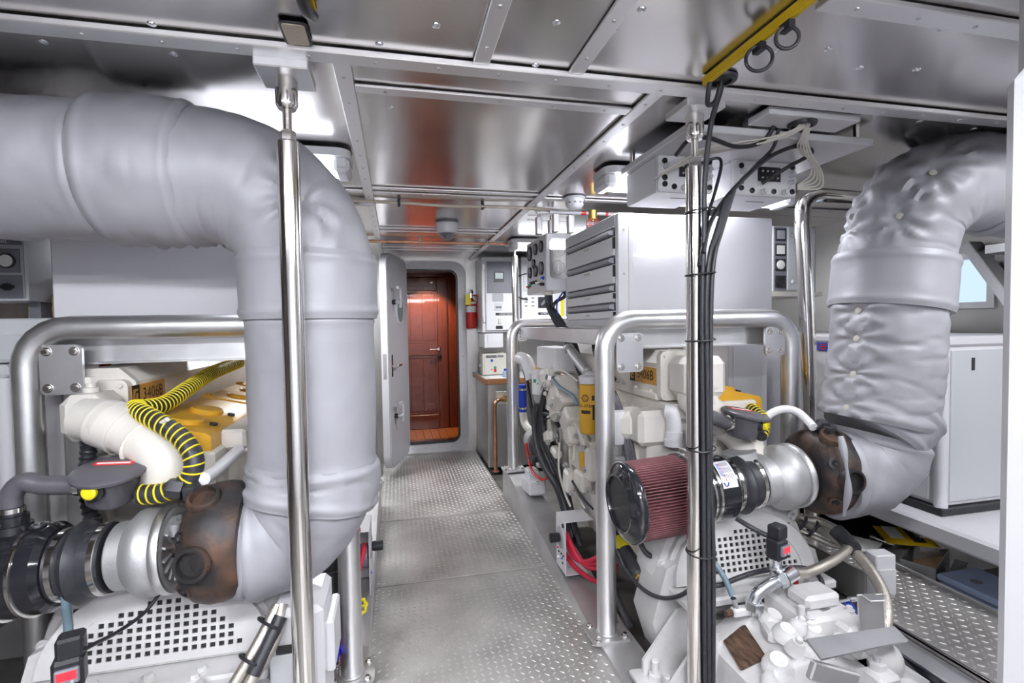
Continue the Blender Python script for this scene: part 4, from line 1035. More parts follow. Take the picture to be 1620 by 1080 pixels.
# yellow rail with black cable rings
t = thing('cable_rail', 'yellow rail under the ceiling with black hanging rings', 'rail', (.87, .9, 2.02))
MB().mm(.868, .882, -.2, 1.30, 2.020, 2.046, .002).build('rail', 'railyellow', t)
for (px, py, rr, ya) in ((1186, 82, .030, 1.075), (1222, 42, .024, .985)):
    c = V((.874, ya, 1.985)); MB().torus(c, V((.5, 1, 0)), rr, .0045, 26, 8).build('ring', 'black', t)
MB().mm(.866, .882, 1.06, 1.09, 2.0, 2.019).build('clip', 'black', t); MB().mm(.866, .882, .97, 1.0, 2.0, 2.019).build('clip', 'black', t)
solo(MB().lathe((.93, 1.30, CEIL-.002), -Z_, [(0, .045), (.008, .043), (.010, .03), (.001, .028)], 24), 'cable_grommet', 'rubber', 'black ceiling grommet at the end of the yellow rail', 'grommet')
hose('cable', 'short black cable hanging at the end of the yellow rail', 'cable', [V((.875, 1.27, 2.03)), V((.88, 1.29, 1.99)), V((.895, 1.31, 1.975)), V((.92, 1.31, 1.99)), V((.93, 1.30, 2.04))], .007, 'rubber')
a = at(492, 20, Z=2.04)
t = thing('cable_hook', 'black strap and yellow strip under the ceiling above the left stanchion', 'strap', (a.x, 1.1, 2.0))
MB().mm(a.x+.004, a.x+.012, .9, 1.20, 2.03, 2.046).build('strip', 'railyellow', t)
MB().tube([V((a.x, .95, 2.035)), V((a.x-.004, 1.05, 2.02)), V((a.x-.002, 1.13, 2.01)), V((a.x+.004, 1.19, 2.03))], .013, 10, 6).build('strap', 'black', t)
b = at(468, 52, Z=2.044)
MB().prism(rrect(.05, .085, .008), (b.x, b.y, 2.044), X_, Y_, -Z_*.006).build('pad', 'ropecable', t)
MB().prism(rrect(.062, .095, .010), (b.x, b.y, 2.044), X_, Y_, -Z_*.004, rrect(.05, .085, .008)).build('pad_edge', 'black', t)
# dome camera, smoke detector, sprinkler, cable across
t = thing('dome_camera', 'white dome security camera under the walkway ceiling', 'camera', (.35, 3.43, 1.9))
MB().lathe((.35, 3.43, CEIL-.004), -Z_, [(0, .072), (.004, .076), (.07, .070), (.078, .062)], 36).build('housing', 'white', t)
MB().sphere((.35, 3.43, CEIL-.078), .052, 24, 14).build('dome', 'dome', t)
MB().sphere((.35, 3.425, CEIL-.085), .030, 14, 8).build('lens_ball', 'black', t)
MB().torus((.35, 3.43, CEIL-.012), Z_, .0765, .002, 36, 6).build('trim_ring', 'black', t)
t = thing('smoke_detector', 'round white smoke detector under the ceiling near the drawer cabinet', 'smoke detector', (.98, 2.66, 1.96))
MB().lathe((.98, 2.66, CEIL-.003), -Z_, [(0, .058), (.012, .060), (.014, .052), (.045, .048), (.06, .038), (.066, .02)], 32).build('body', 'white', t)
MB().lathe((.98, 2.66, CEIL), -Z_, [(0, .062), (.005, .062)], 32).build('base', 'black', t)
for k in range(10):
    a = R(36*k); MB().box((.98+.048*math.cos(a), 2.66+.048*math.sin(a), CEIL-.038), (.006, .012, .008), Matrix.Rotation(a, 3, 'Z')).build('vent_slot', 'greyface', t)
t = thing('sprinkler_head', 'brass sprinkler head with red guard above the drawer cabinet', 'sprinkler', (1.13, 2.75, 1.9))
sx, sy = 1.125, 2.76
MB().lathe((sx, sy, 2.0), -Z_, [(0, .026), (.05, .026), (.054, .014), (.06, .012)], 20).build('body', 'brass', t)
for k in range(4):
    a = R(45+90*k); e = V((math.cos(a), math.sin(a), 0)); c = V((sx, sy, 1.95))
    MB().tube([c+e*.018, c+e*.034-Z_*.01, c+e*.034-Z_*.06, c+e*.012-Z_*.075], .0035, 6, 4).build('guard_wire', 'red', t)
MB().torus((sx, sy, 1.91), Z_, .034, .003, 18, 6).build('guard_ring', 'red', t)
MB().cyl((sx-.26, sy, 1.985), (sx-.026, sy, 1.985), .010, n=12).cyl((sx+.026, sy, 1.985), (sx+.5, sy+.0, 1.985), .010, n=12).build('supply_pipe', 'white', t)
for dx in (-.07, -.055, .08): MB().cyl((sx+dx, sy, 1.985), (sx+dx+.014, sy, 1.985), .0125, n=12).build('red_band', 'red', t)
t = thing('ceiling_cable', 'tan sheathed cable clipped across the walkway ceiling', 'cable', (.3, 2.88, 2.03))
MB().tube([V((-.5, 2.86, 2.03)), V((-.2, 2.87, 2.032)), V((.05, 2.88, 2.033)), V((.3, 2.88, 2.026)), V((.6, 2.87, 2.028)), V((.85, 2.85, 2.02)), V((1.0, 2.83, 2.0))], .009, 10, 6).build('sheath', 'ropecable', t)
for x in (.03, .50): MB().mm(x-.008, x+.008, 2.868, 2.894, 2.012, 2.05, .002).build('clip', 'black', t)
t = thing('ceiling_pipe', 'thin brownish pipe clipped across the far walkway ceiling', 'pipe', (.4, 4.14, 2.0))
MB().cyl((-.45, 4.14, 2.022), (1.3, 4.14, 2.022), .011, n=12).build('pipe', 'copper', t)
for x in (.2, .75): MB().mm(x-.01, x+.01, 4.125, 4.155, 2.008, 2.05, .002).build('clip', 'beige', t)
t = thing('ceiling_conduit', 'white-capped conduit end left of the walkway ceiling', 'conduit', (-.2, 2.9, 2.0))
MB().cyl((-.6, 2.93, 2.03), (-.12, 2.93, 2.03), .010, n=10).build('conduit', 'beige', t); MB().sphere((-.14, 2.9, 2.028), .026, 12, 8, (1.8, 1, .7)).build('cap', 'white', t)
# hanging square posts over the gauge box
for i, (x, y) in enumerate(((.905, 3.12), (.985, 3.02), (1.02, 3.22), (1.09, 3.04))):
    t = thing('hanger_post', 'ribbed aluminium hanger above the gauge box, %s from the left' % ('first', 'second', 'third', 'fourth')[i], 'hanger', (x, y, 1.9), 'aluminium hangers above the gauge box')
    MB().box((x, y, 1.975), (.04, .04, .11), None, .003).build('body', 'alu', t)
    for k in (-.012, 0, .012): MB().box((x+k, y-.0205, 1.975), (.005, .004, .108)).build('rib', 'batten', t)
    MB().cyl((x, y, 1.915), (x, y, 1.921 if 0 else 1.935), .006, n=8).cyl((x, y, 2.03), (x, y, CEIL), .01).build('rod', 'steel', t)
t = thing('hanger_rail', 'flat metal rail holding the aluminium hangers', 'rail', (1.0, 3.1, 2.03))
MB().mm(.86, 1.16, 3.0, 3.03, 2.031, 2.037).mm(.86, 1.16, 3.2, 3.23, 2.031, 2.037).build('rail', 'alu', t)

# ------------------------------------------------------------------ gauge box and its cables
gx0, gx1, gy0, gy1, gz0, gz1 = .922, 1.085, 3.02, 3.50, 1.555, 1.915
t = thing('gauge_box', 'off-white instrument box with black dials beside the drawer cabinet', 'gauge box', (1.0, 3.26, gz0))
MB().mm(gx0, gx1, gy0, gy1, gz0, gz1, .006).build('case', 'white', t)
def dial(y, z, r_, m='greyface'):
    d = MB().lathe((gx0, y, z), -X_, [(0, r_), (.010, r_), (.012, r_*.86), (.008, r_*.82)], 24).build('dial', 'black', t)
    MB().lathe((gx0-.008, y, z), -X_, [(0, r_*.8), (.001, r_*.8)], 20).build('dial_face', m, d)
    MB().box((gx0-.0098, y, z+r_*.3), (.0012, .003, r_*.7)).build('needle', 'text_white', d)
for (y, z, r_) in ((3.12, 1.845, .038), (3.25, 1.845, .038), (3.40, 1.835, .050), (3.30, 1.755, .032), (3.12, 1.705, .044), (3.25, 1.70, .038), (3.40, 1.705, .038)): dial(y, z, r_)
for i, (y, z, m) in enumerate(((3.44, 1.61, 'red'), (3.40, 1.615, 'green'), (3.35, 1.63, 'black'), (3.30, 1.63, 'black'), (3.25, 1.63, 'black'), (3.20, 1.62, 'chrome'), (3.08, 1.64, 'blue'), (3.08, 1.60, 'black'), (3.13, 1.605, 'black'))):
    MB().lathe((gx0, y, z), -X_, [(0, .011), (.010, .011), (.012, .006), (.022, .005)], 12).build('switch', m, t)
fp = MB().prism(rrect(.125, .25, .03, 6), ((gx0+gx1)/2, gy0, 1.755), X_, Z_, -Y_*.005).build('embossed_plate', 'steel', t)
MB().prism(rrect(.125, .25, .03, 6), ((gx0+gx1)/2, gy0-.005, 1.755), X_, Z_, -Y_*.006, rrect(.105, .23, .024, 6)).build('plate_rim', 'chrome', fp)
for z in (1.81, 1.70):
    MB().torus(((gx0+gx1)/2, gy0-.006, z), Y_, .042, .004, 28, 6).build('embossed_ring', 'chrome', fp)
    MB().mm((gx0+gx1)/2-.006, (gx0+gx1)/2+.006, gy0-.008, gy0-.005, z-.028, z+.028, .001).build('embossed_bar', 'chrome', fp)
MB().lathe((.955, 3.10, gz0), -Z_, [(0, .034), (.014, .034), (.016, .028), (.024, .027)], 18).build('cable_gland', 'beige', t)
g_ = 'black cables leaving the gauge box'
for i in range(5):
    hose('cable', 'black cable dropping from under the gauge box', 'cable', [V((.94+.008*i, 3.10-.008*(i % 3), 1.535)), V((.945+.009*i, 3.09, 1.46)), V((.965+.010*i, 3.04-.01*i, 1.38)), V((1.02+.012*i, 2.98-.01*i, 1.25)), V((1.06+.01*i, 2.92, 1.12)), V((1.10, 2.9, 1.0))], .0095, 'rubber', g_, 10, 6)
hose('cable', 'thin blue cable beside the gauge box cables', 'cable', [V((1.05, 3.08, 1.55)), V((1.01, 3.06, 1.50)), V((.99, 3.03, 1.43)), V((1.02, 2.98, 1.34)), V((1.05, 2.95, 1.2))], .005, 'blue')
hose('cable', 'thick black cable behind the gauge box', 'cable', [V((1.07, 3.10, 1.555)), V((1.06, 3.09, 1.52)), V((1.0, 3.07, 1.49)), V((.97, 3.07, 1.45))], .011, 'rubber')
hose('cable', 'grey wire loop on the far load bank panel', 'cable', [at(835, 432, Y=4.91), at(818, 438, Y=4.88), at(812, 452, Y=4.88), at(818, 468, Y=4.88), at(835, 474, Y=4.905)], .006, 'black')

# ------------------------------------------------------------------ far end: load bank panels, extinguisher, counter
def door_panel(t, x0, x1, z0, z1, y): return MB().mm(x0, x1, y-.02, y, z0, z1, .004).build('door', 'white', t)
lx0, lx1, ly = .835, 1.22, 4.93
t = thing('load_bank_panel', 'white load bank panel with dark display field beside the extinguisher', 'electrical panel', (1.0, 5.1, 1.27))
MB().mm(lx0, lx1, ly, 5.31, 1.27, 2.02, .006).build('case', 'white', t)
d = door_panel(t, lx0+.035, lx1-.01, 1.29, 1.98, ly)
MB().mm(lx0+.045, lx1-.02, ly-.024, ly-.019, 1.66, 1.97, .001).build('display_field', 'greyface', d)
MB().mm(lx0+.12, lx0+.22, ly-.030, ly-.023, 1.77, 1.87, .003).build('meter_frame', 'black', d)
MB().mm(lx0+.13, lx0+.21, ly-.033, ly-.029, 1.80, 1.86, .001).build('meter_screen', 'screen', d)
MB().mm(lx0+.10, lx0+.21, ly-.022, ly-.019, 1.575, 1.66).build('grey_field', 'panelgrey', d)
MB().mm(lx0+.12, lx0+.20, ly-.026, ly-.019, 1.49, 1.56, .002).build('selector_plate', 'lightgrey', d)
MB().mm(lx0+.13, lx0+.19, ly-.028, ly-.025, 1.51, 1.53).build('selector_window', 'greyface', d)
nb = MB().mm(lx0+.13, lx0+.345, ly-.023, ly-.019, 1.44, 1.464).build('name_strip', 'text_dark', d)
text('lettering', 'LOAD BANK', (lx0+.24, ly-.0235, 1.452), X_, Z_, .026, 'text_white', d)
MB().mm(lx0+.16, lx0+.19, ly-.034, ly-.019, 1.30+.10, 1.30+.155, .003).build('toggle', 'beige', d) if False else MB().mm(lx0+.155, lx0+.185, ly-.034, ly-.019, 1.36, 1.41, .003).build('toggle', 'beige', d)
MB().mm(lx0+.13, lx0+.20, ly-.023, ly-.019, 1.305, 1.335).build('rating_plate', 'text_dark', d)
for z in (1.40, 1.92): MB().mm(lx0+.005, lx0+.03, ly-.016, ly, z-.03, z+.03, .003).build('hinge', 'alu_dull', t)
l2 = 1.235
t = thing('load_bank_panel', 'white load bank panel with rotary switch half hidden by the gauge box', 'electrical panel', (1.5, 5.1, 1.27))
MB().mm(l2, 1.75, ly-.02, 5.31, 1.30, 2.02, .006).build('case', 'white', t)
MB().mm(l2+.02, l2+.2, ly-.028, ly-.019, 1.68, 1.90, .003).build('meter_screen', 'lightgrey', t)
for x in (l2+.03, l2+.10):
    for z in (1.53, 1.57, 1.61): MB().mm(x, x+.03, ly-.023, ly-.019, z-.004, z+.004).build('label_strip', 'text_dark', t)
MB().lathe((l2+.08, ly-.02, 1.66), -Y_, [(0, .022), (.01, .022), (.012, .012)], 16).build('key_switch', 'greyface', t)
sw = MB().mm(l2+.17, l2+.28, ly-.026, ly-.019, 1.51, 1.62, .002).build('rotary_switch', 'black', t)
MB().box((l2+.225, ly-.034, 1.565), (.022, .018, .08), Matrix.Rotation(R(40), 3, 'Y'), .003).build('switch_grip', 'greyface', sw)
MB().mm(l2+.17, l2+.37, ly-.023, ly-.019, 1.44, 1.464).build('name_strip', 'text_dark', t)
text('lettering', 'LOAD BANK', (l2+.27, ly-.0235, 1.452), X_, Z_, .026, 'text_white', t)
MB().mm(l2+.41, l2+.44, ly-.03, ly-.019, 1.42, 1.62).build('yellow_strip', 'yellow', t)
for k in range(4): MB().lathe((l2+.31, ly-.02, 1.52+.03*k), -Y_, [(0, .007), (.005, .006)], 8).build('lamp', 'green' if k != 1 else 'black', t)
t = thing('junction_box', 'small plain white box below the load bank panel', 'box', (.95, 5.1, 1.10))
MB().mm(lx0+.02, lx0+.21, 4.95, 5.31, 1.115, 1.262, .004).build('case', 'white', t); MB().mm(lx0+.055, lx0+.208, 4.944, 4.951, 1.12, 1.258, .001).build('cover', 'white_soft', t)
t = thing('fire_extinguisher', 'red fire extinguisher with yellow tag on the far bulkhead', 'fire extinguisher', (.768, 5.2, 1.31))
ex, ey = .768, 5.235
MB().lathe((ex, ey, 1.31), Z_, [(0, .050), (.01, .056), (.25, .056), (.285, .048), (.305, .028), (.32, .022)], 28).build('cylinder', 'red', t)
MB().lathe((ex, ey, 1.48), Z_, [(0, .0565), (.065, .0565)], 28, False).build('label_band', 'paper', t)
MB().lathe((ex, ey, 1.565), Z_, [(0, .0565), (.025, .0565)], 28, False).build('label_band', 'paper', t)
MB().lathe((ex, ey, 1.63), Z_, [(0, .018), (.05, .018)], 14).build('valve', 'chrome', t)
MB().box((ex+.01, ey-.02, 1.685), (.02, .09, .014), None, .003).box((ex+.01, ey-.015, 1.705), (.018, .08, .010), Matrix.Rotation(R(12), 3, 'X'), .003).build('handle', 'black', t)
MB().tube([V((ex+.02, ey-.02, 1.66)), V((ex+.06, ey-.03, 1.65)), V((ex+.066, ey-.03, 1.60)), V((ex+.063, ey-.03, 1.50)), V((ex+.06, ey-.02, 1.42))], .008, 8, 6).build('discharge_hose', 'red', t)
MB().mm(ex-.065, ex-.01, ey-.066, ey-.064, 1.555, 1.665).build('inspection_tag', 'yellow', t)
MB().mm(ex-.02, ex+.02, ey+.05, YF-.001, 1.40, 1.60).build('bracket', 'black', t)
t = thing('counter', 'stainless steel counter with wooden edge below the pump box', 'counter', (1.2, 4.95, 0))
MB().mm(.82, 1.75, 4.62, 5.32, 0, .80, .006).build('body', 'wallmetal', t)
MB().mm(.80, 1.77, 4.60, 5.32, .80, .835, .004).build('top', 'lightgrey', t)
MB().mm(.785, .805, 4.58, 5.32, .79, .845, .006).build('edge_strip', 'woodtrim', t); MB().mm(.806, 1.77, 4.58, 4.60, .79, .845, .006).build('edge_strip', 'woodtrim', t)
MB().mm(.90, 1.05, 4.612, 4.621, .60, .72, .003).build('hatch', 'alu', t); MB().mm(1.0, 1.10, 4.60, 4.621, .35, .62, .006).build('side_panel', 'white', t)
for z in (.15, .45, .72): MB().lathe((.82, 4.9, z), -X_, [(0, .006), (.002, .005)], 8).build('rivet', 'alu', t)
t = thing('pump_control_box', 'beige transfer pump control box standing on the counter', 'control box', (1.0, 5.1, .836))
MB().mm(.84, 1.09, 5.0, 5.2, .838, 1.055, .005).build('case', 'beige', t)
fc = MB().mm(.86, 1.085, 4.994, 5.0, .845, 1.05, .002).build('front', 'beige', t)
MB().mm(.875, .985, 4.991, 4.995, 1.015, 1.037).build('name_strip', 'text_dark', fc); text('lettering', 'F.O. TRANSFER PUMP', (.93, 4.9905, 1.026), X_, Z_, .0125, 'text_white', fc)
MB().mm(.995, 1.055, 4.991, 4.995, 1.018, 1.037).build('blank_strip', 'greyface', fc)
MB().prism([(-.012, .012), (.012, .012), (.012, -.008), (0, -.016), (-.012, -.008)], (.935, 4.994, .985), X_, Z_, -Y_*.002).build('shield_sticker', 'text_blue', fc)
MB().mm(.955, .98, 4.988, 4.995, .90, .925, .001).build('start_button', 'green', fc); MB().mm(.955, .98, 4.988, 4.995, .87, .897, .001).build('stop_button', 'red', fc)
MB().lathe((.93, 4.994, .895), -Y_, [(0, .006), (.003, .006)], 10).build('indicator', 'red', fc)
MB().cyl((.84, 5.1, .93), (.82, 5.1, .93), .012).build('cable_gland', 'white', t)
solo(MB().mm(.86, .99, 4.66, 4.9, .8355, .838), 'notepaper', 'paper', 'sheet of paper lying on the counter', 'paper')
for i, (x, m, c) in enumerate(((1.03, 'blue', 'blue'), (1.09, 'white', 'white'), (1.15, 'yellow', 'yellow'))):
    t = thing('small_bottle', 'small %s-capped bottle on the counter beside the pump box' % c, 'bottle', (x, 4.8, .836), 'bottles on the counter')
    MB().lathe((x, 4.8, .836), Z_, [(0, .02), (.005, .024), (.05, .024), (.06, .012)], 16).build('bottle_body', 'white' if m != 'blue' else 'plastic_blue', t); MB().lathe((x, 4.8, .896), Z_, [(0, .014), (.02, .014)], 14).build('cap', m, t)
t = thing('copper_pipe', 'bent copper pipe rising from the deck in front of the counter', 'pipe', (.87, 4.5, 0))
MB().tube([V((.862, 4.5, .005)), V((.862, 4.5, .3)), V((.862, 4.5, .58)), V((.872, 4.5, .635)), V((.90, 4.51, .655)), V((.96, 4.55, .655))], .018, 14, 8).build('pipe', 'copper', t)
MB().lathe((.94, 4.535, .655), X_+Y_*.6, [(0, .024), (.02, .026), (.03, .03), (.05, .03)], 8).build('union', 'brass', t)
MB().lathe((.862, 4.5, 0), Z_, [(0, .035), (.006, .033)], 16).build('deck_flange', 'copper', t)

# ------------------------------------------------------------------ walkway side of the right engine
def rx(a, b=0, c=0): return Matrix.Rotation(R(c), 3, 'Z') @ Matrix.Rotation(R(b), 3, 'Y') @ Matrix.Rotation(R(a), 3, 'X')
def part_box(t, name, c, sz, rot=None, b=.01, m='cream'): return MB().box(c, sz, rot, b).build(name, m, t)
def part_cyl(t, name, p, d, prof, m='cream', n=20): return MB().lathe(p, d, prof, n).build(name, m, t)
# injection pump and governor housings (cream castings)
Rp = rx(-38)
c = V((.965, 2.86, .90))
fpmp = part_box(enR, 'injection_pump', c, (.13, .27, .19), Rp, .02)
part_box(enR, 'pump_cover', c+V((-.055, -.04, .03)), (.05, .17, .13), Rp, .012)
part_box(enR, 'pump_cover', c+V((-.05, .12, .10)), (.06, .12, .12), rx(-30), .02)
part_cyl(enR, 'governor', c+V((-.03, .14, .10)), V((-.3, .2, 1)), [(0, .065), (.05, .065), (.058, .055), (.075, .05), (.08, .03)])
part_cyl(enR, 'governor_cap', c+V((-.02, .24, .03)), V((-.2, 1, .5)), [(0, .06), (.03, .06), (.035, .04), (.05, .038)])
for (a, b) in ((-.09, -.05), (-.09, .05), (.02, -.05), (.02, .05), (.09, 0)):
    p = c+Rp @ V((-.066, a, b)); MB().bolt(p+V((-.026 if a < .05 else 0, 0, 0)), -X_, .011, .012).build('bolt', 'cream', fpmp)
part_box(enR, 'pump_bracket', V((.96, 2.70, .80)), (.10, .14, .10), rx(-50), .012)
part_box(enR, 'side_cover', V((1.0, 2.62, .62)), (.05, .36, .20), None, .015)
part_box(enR, 'side_cover', V((.99, 2.28, .60)), (.05, .26, .26), None, .015)
part_box(enR, 'cover_rib', V((.97, 2.55, .73)), (.05, .28, .05), rx(30), .012)
part_cyl(enR, 'inspection_cap', V((.985, 2.45, .55)), -X_, [(0, .05), (.015, .05), (.02, .035), (.03, .03)])
part_cyl(enR, 'inspection_cap', V((.985, 2.80, .68)), -X_, [(0, .045), (.03, .045), (.035, .035)])
bolts(enR, [(.972, 2.47+.14*k, .70-.02*(k % 2)) for k in range(3)]+[(.962, 2.18, .71), (.962, 2.38, .71), (.962, 2.18, .49), (.962, 2.38, .49)], -X_, .010, .011, 'cream')
part_box(enR, 'water_manifold', V((1.02, 2.15, .90)), (.16, .34, .12), None, .03)
part_box(enR, 'thermostat_housing', V((1.055, 1.97, .90)), (.15, .12, .15), None, .02)
MB().tube([at(1053, 650, Y=1.90), at(1062, 652, Y=1.885), at(1066, 668, Y=1.88), at(1066, 690, Y=1.88)], .030, 18, 6).build('plastic_elbow', 'white', enR)
part_cyl(enR, 'elbow_socket', at(1066, 682, Y=1.88), -Z_, [(0, .036), (.03, .036), (.032, .04), (.06, .04)], 'white')
MB().tube([V((.98, 2.50, .88)), V((.945, 2.45, .80)), V((.94, 2.42, .66)), V((.95, 2.38, .50))], .006, 8, 6).build('fuel_line', 'beige', enR)
MB().tube([V((.96, 2.70, .72)), V((.93, 2.65, .62)), V((.935, 2.60, .45)), V((.96, 2.5, .36))], .006, 8, 6).build('fuel_line', 'beige', enR)
MB().tube([V((.94, 2.95, 1.0)), V((.93, 2.90, 1.06)), V((.95, 2.80, 1.07)), V((1.0, 2.7, 1.02))], .006, 8, 6).build('fuel_line', 'cream', enR)
# white valve gear box under the frame beam
part_box(enR, 'control_cover', V((1.02, 3.14, 1.12)), (.16, .40, .15), None, .008, 'white')
MB().tube([at(822, 566, Y=3.52), at(832, 570, Y=3.45), at(838, 585, Y=3.42), at(842, 600, Y=3.40)], .045, 18, 6).build('coolant_elbow', 'white', enR)
part_box(enR, 'front_cover', V((1.03, 3.36, 1.02)), (.16, .16, .12), rx(0, 20), .03, 'catyellow')
part_box(enR, 'front_plate', V((1.25, 3.45, .75)), (.5, .06, .55), None, .02)
# oil and fuel filters: canisters that unscrew
def canister(name, label, c, r_, h, m, lines):
    t = thing(name, label, 'filter', c, 'spin-on filters of the right engine')
    MB().lathe(c, Z_, [(0, r_*.75), (.006, r_*.94), (.014, r_), (h-.012, r_), (h-.004, r_*.97), (h, r_*.8)], 32).build('can', m, t)
    return t
fy = V((.925, 2.34, .80))
t = canister('fuel_filter', 'yellow fuel filter canister with black print on the right engine', fy, .047, .25, 'catyellow', 0)
MB().lathe(fy+Z_*.25, Z_, [(0, .045), (.02, .05), (.035, .05), (.045, .03)], 24).build('filter_head', 'white', t)
MB().box(fy+V((.03, 0, .285)), (.09, .05, .045), None, .01).build('mount_block', 'white', t)
dq = V((-.62, -.78, 0)); uq = V((.78, -.62, 0)); fo = fy+dq*.0475
def wrapbox(t, name, z0, z1, a0, a1, m, r_, c):
    mb = MB(); vs = []; n = 6
    for i in range(n+1):
        a = R(a0+(a1-a0)*i/n); e = dq*math.cos(a)+uq*math.sin(a); vs += [c+e*r_+Z_*z0, c+e*r_+Z_*z1]
    return mb.add(vs, [(2*i, 2*i+2, 2*i+3, 2*i+1) for i in range(n)]).build(name, m, t)
wrapbox(t, 'black_band', .105, .122, -35, 25, 'text_dark', .0475, fy)
wrapbox(t, 'barcode', .075, .15, 38, 52, 'text_dark', .0475, fy); wrapbox(t, 'print_block', .17, .195, 34, 52, 'text_dark', .0475, fy)
text('lettering', '1R-0749', fo+Z_*.143-uq*.004, uq, Z_, .021, 'text_dark', t, thick=.0015)
MB().prism(circ(.019, 6), fo+Z_*.182-uq*.004+dq*.0008, uq, Z_, dq*.0006, circ(.014, 6)).build('emblem', 'text_dark', t)
text('lettering', 'C', fo+Z_*.182-uq*.004, uq, Z_, .022, 'text_dark', t, thick=.0015)
wrapbox(t, 'print_frame', .06, .095, 8, 26, 'catyellow', .0476, fy)
def whitecan(label, c, r_, h):
    t = canister('oil_filter', label, c, r_, h, 'white', 0)
    wrapbox(t, 'paper_label', h*.2, h*.52, -30, 14, 'paper', r_+.0006, c); wrapbox(t, 'green_logo', h*.52, h*.66, -32, -6, 'green', r_+.0006, c)
    wrapbox(t, 'green_mark', h*.46, h*.52, 2, 10, 'green', r_+.0012, c)
    MB().lathe(c-Z_*.05, Z_, [(0, r_*.6), (.02, r_*.75), (.05, r_*.8)], 20).build('filter_base', 'castalu', t)
    return t
whitecan('white filter canister with green label at the far end of the right engine', V((.905, 3.14, .885)), .054, .165)
whitecan('white filter canister partly behind the near arch leg of the right engine', V((.935, 2.06, .81)), .050, .15)
t = thing('filter_valves', 'chrome valve cluster below the near white filter canister', 'valve', (.94, 2.06, .70))
MB().box((.935, 2.06, .735), (.08, .08, .05), None, .008).build('block', 'castalu', t); MB().cyl((.93, 2.02, .72), (.98, 1.98, .70), .016, n=10).build('cock', 'chrome', t)
MB().cyl((.90, 2.03, .70), (.90, 2.0, .66), .012, n=10).build('cock', 'chrome', t)
t = thing('sediment_filter', 'small amber plastic filter bowl below the yellow fuel filter', 'filter', V((.925, 2.42, .57)))
c = V((.925, 2.42, .58)); MB().lathe(c, Z_, [(0, .018), (.004, .022), (.105, .022), (.11, .016)], 12).build('bowl', 'catyellow', t)
MB().lathe(c+Z_*.11, Z_, [(0, .013), (.03, .013)], 10).build('cap', 'castalu', t); MB().lathe(c-Z_*.05, Z_, [(0, .01), (.05, .016)], 10).build('drain', 'castalu', t)
solo(MB().lathe(at(898, 549, Y=2.72), at(932, 592, Y=2.50)-at(898, 549, Y=2.72), [(0, .03), (.02, .032), (.022, .022), (.05, .022), (.055, .03), (.24, .03), (.25, .02)], 20), 'gas_strut_cylinder', 'castalu', 'grey metal cylinder lying slantwise above the yellow fuel filter', 'cylinder')
# starter motor and alternator
t = thing('starter_motor', 'black starter motor with grey end low on the right engine', 'starter motor', (.92, 3.4, .4))
MB().lathe((.955, 3.36, .50), -Y_+X_*.05, [(0, .075), (.02, .08), (.17, .08), (.19, .07)], 28).build('body', 'rubber', t)
MB().lathe((.95, 3.36, .52), Y_, [(0, .08), (.06, .085), (.12, .078), (.14, .05)], 28).build('end_bell', 'castalu', t)
MB().lathe((.90, 3.30, .43), -Y_, [(0, .04), (.10, .04), (.11, .03)], 20).build('solenoid', 'rubber', t)
MB().box((.90, 3.16, .42), (.04, .05, .03), None, .006).build('terminal', 'castalu', t)
hose('red_cable', 'red cable hanging in a loop below the starter motor', 'cable', [V((.862, 3.36, .52)), V((.865, 3.30, .42)), V((.868, 3.22, .36)), V((.90, 3.10, .34)), V((.93, 3.02, .40)), V((.96, 2.98, .46))], .009, 'red')
t = thing('engine_mount', 'white engine mount block on the far foundation rail', 'mount', (.89, 3.3, railz(3.3)))
MB().box((.90, 3.33, .235), (.12, .24, .10), rx(-6), .012).build('pad', 'white', t); MB().box((.90, 3.36, .31), (.08, .10, .07), None, .01).build('bracket', 'white', t)
bolts(t, [(.90, 3.23, .275), (.90, 3.43, .305)], Z_, .014, .014, 'zinc')
# thick black hoses on the engine side
for i, (pts, r_, lab) in enumerate((
    ([V((.93, 3.26, .82)), V((.90, 3.24, .72)), V((.885, 3.12, .55)), V((.90, 2.98, .44)), V((.93, 2.84, .36)), V((.95, 2.76, .22)), V((.96, 2.72, .08))], .031, 'thickest black hose curving down beside the starter motor'),
    ([V((.98, 3.02, .79)), V((.93, 3.04, .80)), V((.905, 3.08, .74)), V((.905, 3.02, .62)), V((.93, 2.86, .50)), V((.95, 2.76, .36)), V((.97, 2.66, .15))], .017, 'middle black hose of the looped trio on the right engine'),
    ([V((.97, 2.90, .76)), V((.925, 2.98, .78)), V((.895, 3.06, .77)), V((.886, 3.10, .68)), V((.90, 3.10, .58)), V((.92, 2.95, .46)), V((.94, 2.8, .32)), V((.96, 2.7, .12))], .017, 'outer black hose of the looped trio on the right engine'),
    ([V((.96, 2.92, .72)), V((.93, 2.99, .77)), V((.905, 3.06, .72)), V((.91, 3.0, .56)), V((.94, 2.86, .42)), V((.96, 2.72, .26)), V((.98, 2.62, .1))], .014, 'inner black hose of the looped trio on the right engine'),
    ([V((.90, 2.98, .95)), V((.892, 3.02, .88)), V((.89, 3.06, .78)), V((.90, 3.06, .66)), V((.91, 3.02, .54))], .020, 'black hose with silver end fitting beside the far white filter'),
    ([V((.895, 3.52, 1.02)), V((.888, 3.42, .95)), V((.886, 3.34, .84)), V((.89, 3.28, .74)), V((.91, 3.2, .64))], .014, 'slim black hose beside the far arch leg'),
    ([V((1.06, 2.5, 1.30)), V((1.0, 2.45, 1.22)), V((.985, 2.3, 1.13)), V((1.0, 2.2, 1.08))], .012, 'short black hose behind the drawer cabinet beam'))):
    hose('black_hose', lab, 'hose', pts, r_, 'rubber', 'black hoses on the right engine', 14, 8)
